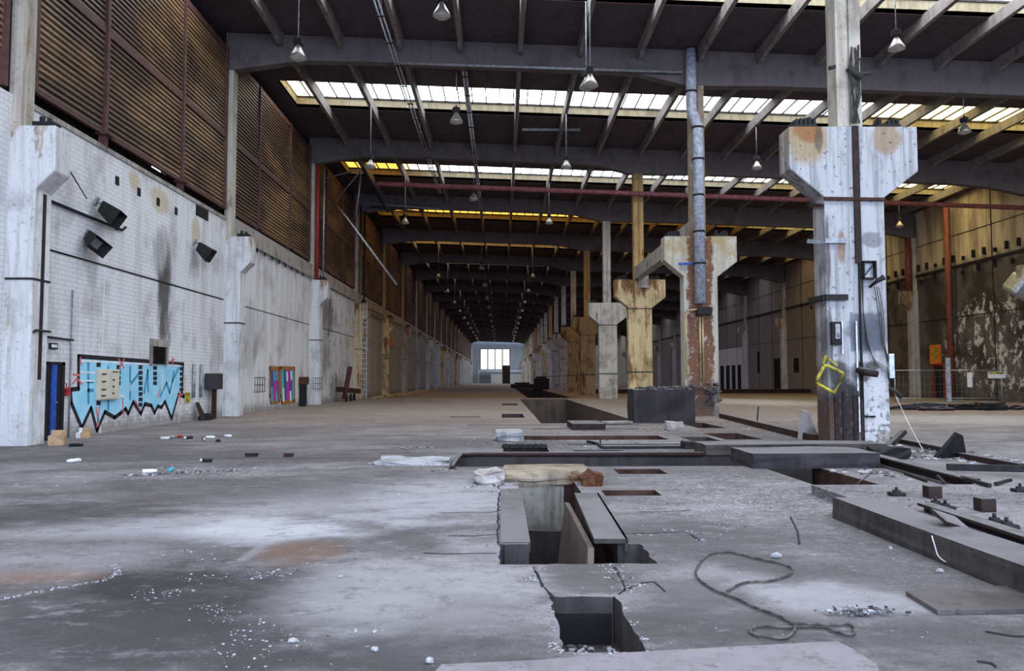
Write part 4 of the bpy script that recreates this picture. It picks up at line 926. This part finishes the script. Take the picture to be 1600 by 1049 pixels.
o = MB().box(-.22, .22, -.4, .4, -.05, .12).rough(2, .05, rn).build('broken_concrete', 'grey_col'); o.location = (-.2, 12.35, .05); tag(o, 'broken concrete lump left of the stained stub', 'concrete')
o = MB().box(-.15, .15, -2.0, 1.75, -.10, .012).build('cover_beam', 'kerb', bevel=.01); o.location = (.13, 9.75, 0); tag(o, 'flush concrete beam along the left side of the nearest pit', 'beam')
o = MB().box(-.165, .165, -1.55, 1.5, -.02, .03).box(.13, .165, -1.55, 1.5, -.10, .03).build('steel_channel', 'kerb', bevel=.006); o.location = (1.10, 9.2, .03); o.rotation_euler = (0, 0, -.03); tag(o, 'dusty steel channel lying over the right side of the nearest pit', 'beam')
o = MB().prism([(6.95, -.9), (10.4, -.9), (10.4, .0), (7.6, -.0)], 'x', -.03, .03).build('steel_plate', 'pit_streak'); o.location = (.86, .05, -.03); o.rotation_euler = (0, .12, 0); tag(o, 'rusty steel plate standing inside the nearest pit', 'plate')
bk = tag(MB().box(-1.12, 1.08, 0, 1.5, -.12, 1.22).rough(3, .025, rn).build('machine_foundation', 'block'), 'big dark concrete block beside the long pit before the cream column', 'block'); bk.location = (5.9, 28.4, 0)
m = MB()
for i in range(40): m.lump((rn.uniform(-1, 1), rn.uniform(.2, 1.4), 1.26), rn.uniform(.05, .16), rn)
m.build('debris', 'soot_rubble', bk)
def beam(nm, x0, x1, y0, y1, z0, z1, mt, lab, cat='beam', cuts=2, amp=.012, rz=0):
    cx, cy = (x0+x1)/2, (y0+y1)/2
    m = MB().box(x0-cx, x1-cx, y0-cy, y1-cy, 0, z1-z0)
    if amp: m.rough(cuts, amp, rn)
    o = m.build(nm, mt, bevel=0 if amp else .01); o.location = (cx, cy, z0); o.rotation_euler = (0, 0, rz); return tag(o, lab, cat)
beam('concrete_beam', 4.45, 6.75, 14.0, 15.3, .0, .27, 'block', 'big dusty concrete beam bridging the trench in front of the main pillar', rz=.02)
beam('concrete_beam', 4.25, 8.1, 16.45, 17.4, .0, .22, 'kerb', 'long low beam just behind the dusty bridging beam', rz=.01)
beam('steel_beam', 4.15, 7.9, 17.9, 18.3, .02, .16, 'dark', 'thin dark steel beam lying at the foot of the main pillar')
beam('concrete_kerb', 3.80, 4.28, 3.6, 9.05, 0, .235, 'kerb', 'long raised concrete kerb running out of frame at lower right', 'kerb', 3, .008)
def ibeam(x, y0, y1, z, h, wd, lab, mt='rust', rz=0):
    t_ = thing('rail', lab, 'rail', (x, y0, z), rz); L = y1-y0
    MB().box(-wd/2, wd/2, 0, L, 0, .02).box(-.012, .012, 0, L, .02, h-.03).build('web', mt, t_); MB().box(-wd*.42, wd*.42, 0, L, h-.03, h).build('head', mt, t_); return t_
ibeam(4.52, 4.2, 8.75, .10, .12, .2, 'rusty rail bolted along the raised platform behind the kerb', 'dark_brown', -.04)
ibeam(6.72, 11.2, 15.4, .0, .17, .25, 'dark rail running from the bridging beam towards the right edge', 'dark_brown', -.09)
for i, (px, py) in enumerate(((1401, 775), (1462, 792), (1477, 797), (1554, 820), (1573, 826), (1594, 769))):
    p = G(px, py, .13); t_ = thing('rail_clamp', 'flat bolted rail clamp on the raised platform, %s counting from the far left' % ORD[i], 'clamp', p, 0, 'bolted rail clamps')
    if i == 0: t_['label'] = 'flat bolted rail clamp at the far end of the rusty rail'
    MB().box(-.09, .09, -.07, .07, 0, .045).build('plate', 'dark', t_, .008); MB().lathe([(.055, .045), (.055, .07), (.0, .07)], n=6).tube([(0, 0, .06), (0, 0, .11)], .018, 6).build('nut', 'dark', t_)
for (px, py), lab in (((1457, 778), 'rusty steel cube on the platform, left of the two cubes'), ((1539, 799), 'rusty steel cube on the platform, right of the two cubes')):
    p = G(px, py, .13); o = MB().box(-.085, .085, -.08, .08, 0, .15).build('steel_block', 'dark_brown', bevel=.012); o.location = p; tag(o, lab, 'block')
o = MB().box(-.17, .17, -.1, .1, 0, .03).build('steel_plate', 'dark_brown'); p = G(1483, 815, .26); o.location = p; o.rotation_euler = (.5, .3, .4); tag(o, 'tilted brown plate lying across the rusty rail', 'plate')
def bar2(nm, a, b_, w_, mt, lab, z=.03, cat='bar'):
    p, q = G(*a), G(*b_); p.z, q.z = z, z; return tag(MB().bar(p, q, w_, w_).build(nm, mt), lab, cat)
bar2('steel_bar', (1480, 735), (1600, 738), .10, 'dark', 'dark bent bar lying on the dust at the right edge', .06)
bar2('steel_bar', (1504, 764), (1547, 778), .05, 'dark', 'thin dark bar beyond the end of the dark rail', .16)
bar2('steel_bar', (1415, 757), (1448, 770), .04, 'dark', 'short dark bar left of the rusty steel cube', .16)
bar2('steel_bar', (1465, 763), (1477, 776), .03, 'dark', 'short dark bar right of the left rusty cube', .18)
bar2('steel_bar', (1556, 775), (1580, 768), .04, 'dark', 'short dark bar lying near the right frame edge', .16)
p, q = on(1330, 765, Y=12.2), on(1362, 738, Y=12.4); tag(MB().tube([p, q], .012, 6).build('steel_rod', 'rust'), 'thin rusty rod sticking up out of the right trench', 'rod')
p, q = on(1384, 702, Y=18.7), on(1413, 674, Y=18.9); tag(MB().bar(p, q, .14, .10).build('steel_bar', 'dark_brown'), 'brown bar leaning against the right foot of the main pillar', 'bar')
o = MB().prism([(-.4, 0), (.4, 0), (.1, .5), (-.05, .55)], 'y', 0, .08).build('bent_plate', 'dark'); o.location = G(1487, 716); o.rotation_euler = (.4, 0, .3); tag(o, 'bent dark plate standing on the dust right of the main pillar', 'plate')
o = MB().prism([(-.25, 0), (.3, 0), (.02, .75), (-.15, .8)], 'y', 0, .06).build('bent_plate', 'grey_col'); o.location = G(1262, 687); o.rotation_euler = (.25, 0, -.3); tag(o, 'grey bent plate leaning left of the main pillar foot', 'plate')
o = MB().box(-.3, .3, -.25, .25, 0, .22).rough(1, .05, rn).build('steel_box', 'dark'); o.location = (7.75, 15.75, .0); tag(o, 'small dark box right of the dusty bridging beam', 'box')
m = MB()
for a, b_ in (((1395, 690), (1500, 712)), ((1500, 716), (1600, 735))): p, q = G(*a), G(*b_); m.bar(p + Vector((0, 0, .05)), q + Vector((0, 0, .05)), .16, .12)
tag(m.build('edge_angle', 'dark_brown'), 'dark edging strip from the main pillar to the right frame edge', 'strip')
p, q = G(1127, 653), G(1272, 690); tag(MB().bar(p + Vector((0, 0, .08)), q + Vector((0, 0, .08)), .2, .2).build('edge_angle', 'rust'), 'rusty edging strip from the rust streaked column to the main pillar', 'strip')
p = G(1183, 658); tag(MB().tube([p, p + Vector((.06, 0, .55))], .025, 6).build('iron_pin', 'dark'), 'upright iron pin on the floor left of the main pillar', 'pin')
beam('cover_plate', 2.2, 3.25, 24.6, 26.6, .0, .2, 'dark_brown', 'raised brown cover plate in front of the long pit', 'plate', 1, .0)
m = MB().box(-.34, .34, -.4, .4, 0, .14).box(-.38, .32, -.45, .35, .14, .26).rough(1, .03, rn); o = m.build('foam_slab', 'pale_lump'); o.location = G(800, 690) + Vector((-.05, .4, 0)); tag(o, 'two stacked pale blocks at the left end of the rusty slot', 'block')
o = MB().box(-.25, .25, -.3, .3, 0, .25).rough(1, .05, rn).build('broken_concrete', 'grey_col'); o.location = G(1053, 672); tag(o, 'grey concrete lump in front of the big dark block', 'concrete')
beam('timber_plank', 3.6, 4.6, 27.7, 28.2, .02, .1, 'grey_col', 'pale plank lying at the foot of the big dark block', 'plank', 1, .0, .3)
m = MB().tube([G(706, 734) + Vector((0, 0, .02)), G(713, 722) + Vector((0, 0, .03)), G(720, 713.5) + Vector((0, 0, .03)), G(740, 712.5) + Vector((0, 0, .03)), G(1100, 712) + Vector((0, 0, .03))], .05, 8)
tag(m.build('edge_pipe', 'dark_brown'), 'dark pipe along the far edge of the cross trench, bent at its left end', 'pipe')
m = MB()
for a, b_ in (((918, 692), (932, 695)), ((932, 695), (942, 702)), ((942, 702), (1095, 701))): m.bar(G(*a) + Vector((0, 0, .03)), G(*b_) + Vector((0, 0, .03)), .06, .06)
m.bar(G(938, 694), G(938, 694) + Vector((0, 0, .14)), .03, .03)
tag(m.build('floor_rail', 'dark'), 'thin dark kinked rail let into the floor behind the cross trench', 'rail')
m = MB().box(-.5, .55, -.15, .15, 0, .08)
for i in range(7): m.box(-.45 + i*.14, -.38 + i*.14, -.2, -.13, 0, .1)
o = m.build('grating', 'dark'); o.location = (.5, 18.4, 0); tag(o, 'dark broken grating at the far edge of the square slot', 'grating')
# seams and cracks in the foreground slab
m = MB(); rn = random.Random(41)
for ln in (((836, 888), (842, 905), (850, 918), (862, 934)), ((957, 884), (966, 897), (972, 910), (977, 922), (964, 930)), ((977, 922), (1000, 912), (1022, 910), (1040, 926)), ((690, 802), (770, 801), (790, 796)), ((700, 838), (740, 838), (792, 834)), ((660, 865), (720, 866), (775, 865)), ((1000, 800), (1040, 800), (1080, 797)), ((940, 835), (1010, 834), (1070, 832), (1095, 845)), ((475, 709), (560, 710), (640, 707)), ((780, 725), (778, 850))):
    for a, b_ in zip(ln, ln[1:]):
        p, q = G(*a), G(*b_); k = max(2, int((q-p).length/.12))
        pts = [p.lerp(q, i/k) + Vector((rn.uniform(-.012, .012), rn.uniform(-.012, .012), 0)) for i in range(k+1)]
        for u, v_ in zip(pts, pts[1:]): m.bar(u, v_, rn.uniform(.012, .03), .005)
structure(m.build('trim_10', 'void'))
tag(MB().box(.385, .80, 5.83, 5.855, -.34, -.12).build('recess_shade', 'void'), 'black panel standing in for recess shade at the back of the small foreground pit', 'recess')  # black box stands in for the shade of a recess
m = MB()
for i in range(220): m.lump((rn.uniform(.38, .83), rn.uniform(4.72, 5.8), -.335), rn.uniform(.008, .035), rn, mi=1 if rn.random() < .45 else 0, flat=.6)
o = tag(m.build('pit_rubble', ['soot_rubble', 'chalk']), 'rubble and white crumbs on the bottom of the small foreground pit', 'rubble'); o['kind'] = 'stuff'
m = MB().box(-.7, .65, -.45, .45, -.02, .07).rough(3, .035, rn); o = m.build('concrete_edge', 'pale_lump'); o.location = (-1.65, 15.1, 0); tag(o, 'broken pale concrete edge at the left end of the cross trench', 'concrete')
# plate and slab in the foreground
o = MB().prism([tuple(G(*p)[0:2]) for p in ((1415, 931), (1540, 923), (1690, 922), (1700, 958), (1465, 962))], 'z', .0, .035).build('floor_plate', 'plate', bevel=.004); tag(o, 'flat steel plate lying on the floor below the raised kerb', 'plate')
sl = [(690, 1047), (830, 1041), (1000, 1027), (1200, 1016), (1308, 1010), (1335, 1024), (1372, 1049), (1380, 1100), (640, 1100)]
o = MB().prism([tuple(G(*p)[0:2]) for p in sl], 'z', .0, .03).build('concrete_slab', 'slab_pale'); tag(o, 'smooth pale slab at the bottom edge of the frame', 'slab')
# rope
def c7(x, y): return (800 + x/3.9875, 786 + y/3.9875)
def c8(x, y): return (1200 + x/3.9875, 786 + y/3.9875)
R1 = [c7(*p) for p in ((1340, 550), (1400, 515), (1470, 495), (1595, 488))] + [c8(*p) for p in ((60, 475), (120, 455), (155, 420), (130, 395), (60, 372), (0, 362))] + [c7(*p) for p in ((1500, 340), (1380, 310), (1280, 308), (1220, 325), (1180, 360), (1150, 410), (1145, 440), (1170, 480), (1250, 535), (1340, 575), (1430, 610), (1510, 650))] + [c8(*p) for p in ((0, 680), (60, 700), (120, 730), (170, 755), (300, 756), (400, 760), (490, 757), (530, 775), (540, 800), (520, 820), (470, 815), (420, 800), (360, 780), (280, 772), (190, 772), (100, 775), (0, 768))] + [c7(*p) for p in ((1530, 768), (1490, 785), (1485, 805), (1530, 825))] + [c8(*p) for p in ((0, 835), (80, 845), (120, 835), (160, 800), (170, 760))]
def smooth(pts, n=5):
    P = [pts[0]] + pts + [pts[-1]]; o = []
    for i in range(1, len(P)-2):
        for k in range(n):
            t = k/n; o.append(tuple(.5*((2*P[i][d]) + (-P[i-1][d]+P[i+1][d])*t + (2*P[i-1][d]-5*P[i][d]+4*P[i+1][d]-P[i+2][d])*t*t + (-P[i-1][d]+3*P[i][d]-3*P[i+1][d]+P[i+2][d])*t**3) for d in range(len(P[0]))))
    return o + [pts[-1]]
tag(MB().tube([G(x, y, .016) for x, y in smooth(R1)], .0095, 7).build('rope', 'rope'), 'dusty looped rope lying on the floor in the right foreground', 'rope')
p = [G(*c8(*q)) for q in ((195, 262), (185, 225), (140, 160))]; tag(MB().tube([p[0] + Vector((0, 0, .01)), p[0].lerp(p[1], .8) + Vector((0, 0, .08)), p[0].lerp(p[2], .7) + Vector((-.02, 0, .16))], .012, 6).build('hose_end', 'cable'), 'short black hose end curving up from the floor', 'hose')
for q, lab in ((((1355, 800), (1400, 808), (1500, 826), (1600, 830)), 'thin black wire on the floor below the steel plate'), (((1300, 985), (1390, 1000), (1420, 1020)), 'short thin black wire near the lower right corner')):
    tag(MB().tube([G(*c8(*a), .008) for a in smooth(list(q))], .006, 5).build('wire', 'cable'), lab, 'wire')
tag(MB().tube([on(*c8(*a), X=3.78) for a in smooth([(1020, 205), (1040, 270), (1060, 330), (1100, 365)])] + [G(*c8(1140, 375), .01)], .005, 5).build('wire', 'white_paint'), 'pale wire hanging down the side of the raised kerb', 'wire')
# junk pile in the foreground, dead-bird like bundle of plaster and rags
p = G(1345, 962); m = MB(); rn = random.Random(77)
for i in range(150): m.lump((p.x + rn.gauss(0, .13), p.y + rn.gauss(0, .035), .015 + rn.random()*.03), rn.uniform(.005, .020), rn, mi=1 if i % 3 == 0 else 0)
o = tag(m.build('debris_heap', ['soot_rubble', 'chalk']), 'ragged heap of white and black debris near the looped rope', 'debris'); o['kind'] = 'stuff'
def level(x, y):
    return min([h[4] for h in HOLES if h[0] < x < h[1] and h[2] < y < h[3]] + [0]) if not (4.28 < x < 9 and 3.6 < y < 10.9) else .13
def heap(lab, pts, n, r0_, r1_, sx, sy, mats=('chalk', 'soot_rubble')):
    m = MB()
    for i in range(int(n*1.9)):
        a = rn.choice(pts); q = G(*a); k = rn.random()**2.2
        lx, ly = q.x + rn.gauss(0, sx), q.y + rn.gauss(0, sy)
        m.lump((lx, ly, level(lx, ly) + .002), r0_*.4 + (r1_*.62 - r0_*.4)*k, rn, mi=1 if rn.random() < .35 else 0, flat=.45)
    o = tag(m.build('plaster_crumbs', list(mats)), lab, 'debris'); o['kind'] = 'stuff'
heap('white crumbs along the cracked rims of the square pit', [(880, 1018), (900, 1020), (960, 1021), (1010, 1020), (1000, 1000), (985, 975), (970, 950), (872, 985), (866, 955), (868, 1010), (990, 925), (975, 920), (1000, 915)], 260, .006, .02, .03, .03)
heap('white crumbs along the rims of the nearest pit', [(960, 885), (964, 893), (835, 890), (836, 905), (780, 855), (1005, 870), (1040, 828), (1000, 836), (1080, 832), (975, 905), (1100, 845)], 200, .007, .022, .06, .04)
heap('white chips lying about the left foreground floor', [(385, 1020), (395, 1005), (400, 1035), (455, 1005), (430, 898), (410, 900), (430, 890), (365, 900), (238, 927), (245, 930), (280, 925), (300, 905), (320, 875), (270, 865), (335, 950), (350, 965), (400, 985)], 260, .005, .022, .10, .08)
heap('broken plaster at the left end of the cross trench', [(640, 722), (660, 725), (690, 735), (620, 725), (645, 700), (790, 757), (770, 770), (760, 760)], 160, .02, .07, .2, .1)
heap('white plaster scattered on the gravel right of the stained stub', [(1150, 780), (1180, 795), (1120, 790), (1100, 800), (1060, 800), (1200, 770), (1130, 815), (1020, 785), (1250, 790)], 420, .006, .022, .35, .4)
heap('debris strewn over the raised platform at right', [(1450, 800), (1500, 800), (1560, 800), (1520, 780), (1420, 790), (1480, 830), (1580, 790), (1400, 770)], 300, .008, .03, .3, .4, ('kerb', 'soot_rubble'))
heap('rubble around the foot of the main pillar', [(1300, 695), (1340, 693), (1400, 700), (1450, 706), (1520, 715), (1260, 700), (1430, 715), (1350, 740), (1540, 720)], 420, .02, .14, .4, .3, ('soot_rubble', 'chalk'))
heap('fine litter on the floor behind the cross trench', [(800, 690), (850, 675), (950, 690), (1050, 665), (1100, 660), (1150, 668), (1180, 660), (900, 700), (1000, 672)], 420, .02, .07, .9, .8, ('soot_rubble', 'chalk'))
heap('pale litter on the long left floor', [(650, 630), (690, 622), (560, 665), (470, 655), (600, 650), (700, 640), (320, 735), (250, 742), (210, 744), (370, 737)], 260, .012, .05, .8, .5)
m = MB(); pts = smooth([(198, 744), (225, 744), (250, 742), (290, 739), (340, 737), (378, 736)])
for x, y in pts:
    q = G(x, y)
    for i in range(3): m.lump((q.x + rn.gauss(0, .05), q.y + rn.gauss(0, .05), .01), rn.uniform(.012, .035), rn, mi=i % 2)
o = tag(m.build('torn_strip', ['soot_rubble', 'chalk']), 'torn strip of black and white litter on the left floor', 'litter'); o['kind'] = 'stuff'
m = MB()
for x, y in smooth([(0, 938), (40, 930), (80, 922), (120, 915), (160, 908), (180, 900), (186, 893), (178, 884)]):
    q = G(x, y)
    for i in range(4): m.lump((q.x + rn.gauss(0, .02), q.y + rn.gauss(0, .015), .004), rn.uniform(.003, .010), rn)
o = tag(m.build('plaster_trail', 'chalk'), 'hooked trail of white plaster crumbs at the left frame edge', 'debris'); o['kind'] = 'stuff'
# individual pale stones
for i, ((x, y), r, lab) in enumerate((((671, 1036), .045, 'palest plaster lump at the bottom centre of the frame'), ((458, 1004), .04, 'white plaster lump in the dark lower left patch'), ((556, 988), .03, 'left small white chip of a pair on the dark floor'), ((586, 989), .025, 'right small white chip of a pair on the dark floor'), ((585, 1017), .03, 'grey chip below the pair of white chips'), ((623, 776), .05, 'flat white chip on the floor left of the nearest pit'), ((532, 903), .03, 'pale stone alone on the floor at centre left'), ((1213, 872), .06, 'white plaster lump touching the looped rope'), ((1392, 860), .05, 'white lump on the floor in front of the kerb'), ((1468, 895), .05, 'white lump close to the raised kerb'))):
    q = G(x, y); o = MB().lump((0, 0, 0), r*.75, rn).build('plaster_lump', 'chalk'); o.location = (q.x, q.y, r*.33); tag(o, lab, 'stone', 'loose plaster lumps')
# spray cans, boxes
def can(px, py, body, lab, rz, upright=False):
    q = G(px, py); t_ = thing('spray_can', lab, 'can', (q.x, q.y, .045), rz, 'spray cans on the floor')
    a = Matrix.Rotation(math.radians(90), 4, 'Y')
    for nm, prof, mt in (('body', [(0, -.1), (.045, -.1), (.045, .1), (.03, .12), (0, .12)], body), ('cap', [(.034, .115), (.034, .165), (0, .17)], 'white_paint')):
        m = MB().lathe(prof, n=12); bmesh.ops.transform(m.b, matrix=a, verts=m.b.verts[:]); bmesh.ops.scale(m.b, vec=(.85, .8, .8), verts=m.b.verts[:]); m.build(nm, mt, t_)
    t_.location.z = .037
for i, (x, y, b_, lab) in enumerate(((256, 687, 'white_paint', 'white spray can, leftmost of the cluster on the left floor'), (266, 685.5, 'grey_metal', 'grey spray can, second from left in the cluster'), (281, 684.5, 'red', 'dark red spray can in the cluster on the left floor'), (296, 686, 'black_paint', 'black spray can in the middle of the cluster'), (318, 688, 'black_paint', 'black spray can right of the cluster middle'), (327, 685.5, 'white_paint', 'white spray can beside the right black can'), (341, 691, 'black_paint', 'black spray can nearest the camera in the cluster'), (357, 683.5, 'white_paint', 'white spray can, rightmost of the cluster'), (116, 723, 'white_paint', 'white spray can, left of the pair near the first column'), (122, 721.5, 'galv', 'silver spray can, right of the pair near the first column'), (231, 740, 'white_paint', 'white spray can on the torn litter strip'), (267, 737, 'turq', 'turquoise spray can on the torn litter strip'), (324, 722.5, 'dark', 'dark spray can beyond the torn litter strip'))): can(x, y, b_, lab, i*1.3)
def carton(px, py, sx, sy, sz, lab, mt='card', rz=.3):
    q = G(px, py); t_ = thing('carton', lab, 'box', (q.x, q.y, 0), rz)
    MB().box(-sx/2, sx/2, -sy/2, sy/2, 0, sz).build('body', mt, t_, .006); MB().box(-sx/2, sx/2, sy/2, sy/2+.01, sz*.7, sz+.12).build('flap', mt, t_)
carton(89, 696, .34, .3, .24, 'brown cardboard box by the foot of the first column'); carton(134, 685, .22, .25, .16, 'small cardboard box at the wall foot below the graffiti'); carton(126, 685, .18, .2, .16, 'white box beside the small cardboard box', 'white_paint', .1)
o = MB().box(-.09, .09, -.06, .06, 0, .08).build('brick', 'rust', bevel=.006); o.location = G(451, 714); tag(o, 'lone brown brick on the left floor', 'brick')
o = MB().box(-.12, .12, -.06, .06, 0, .07).rough(1, .015, rn).build('scrap_piece', 'dark'); o.location = G(393, 714); tag(o, 'small dark scrap piece left of the lone brick', 'scrap')
o = MB().box(-.14, .14, -.06, .06, 0, .07).rough(1, .015, rn).build('scrap_piece', 'dark'); o.location = G(119, 698); tag(o, 'small dark scrap piece beside the cardboard box', 'scrap')
# yellow frame hanging on the main pillar
yf = thing('tubular_guard', 'square yellow tubular frame hanging askew on the main pillar', 'frame', (0, Y1-.22, 0))
q = [on(x, y, Y=Y1-.22) for x, y in ((1289, 570), (1319, 584), (1304, 615), (1274, 598))]
loop = []
for i in range(4):
    a, b_, c = q[i-1], q[i], q[(i+1) % 4]; loop += [b_.lerp(a, .16), b_.lerp(a, .05).lerp(b_.lerp(c, .05), .5), b_.lerp(c, .16)]
loop = [Vector((v.x, 0, v.z)) for v in loop]; loop.append(loop[0].copy())
MB().tube(loop, .042, 8).build('tube', 'yellow', yf)
a = q[0]; MB().bar((a.x-.05, 0, a.z), (a.x+.02, 0, a.z+.22), .08, .05).bar((a.x+.0, 0, a.z+.2), (a.x+.3, 0, a.z-.02), .05, .05).build('hook', 'yellow', yf)
# dark machine remains at the far pit edge
for x, y, sx, sy, sz, lab in ((3.6, 139, 4, 3, .7, 'low dark machine bed far down the nave right of centre'), (6.1, 121, 2.2, 4, 1.7, 'dark machine housing beside the far middle columns')):
    o = MB().box(-sx/2, sx/2, -sy/2, sy/2, 0, sz).box(-sx/3, sx/3, -sy/3, sy/3, sz, sz+.3).build('machine_housing', 'dark_brown', bevel=.05); o.location = (x, y, 0); tag(o, lab, 'machine')
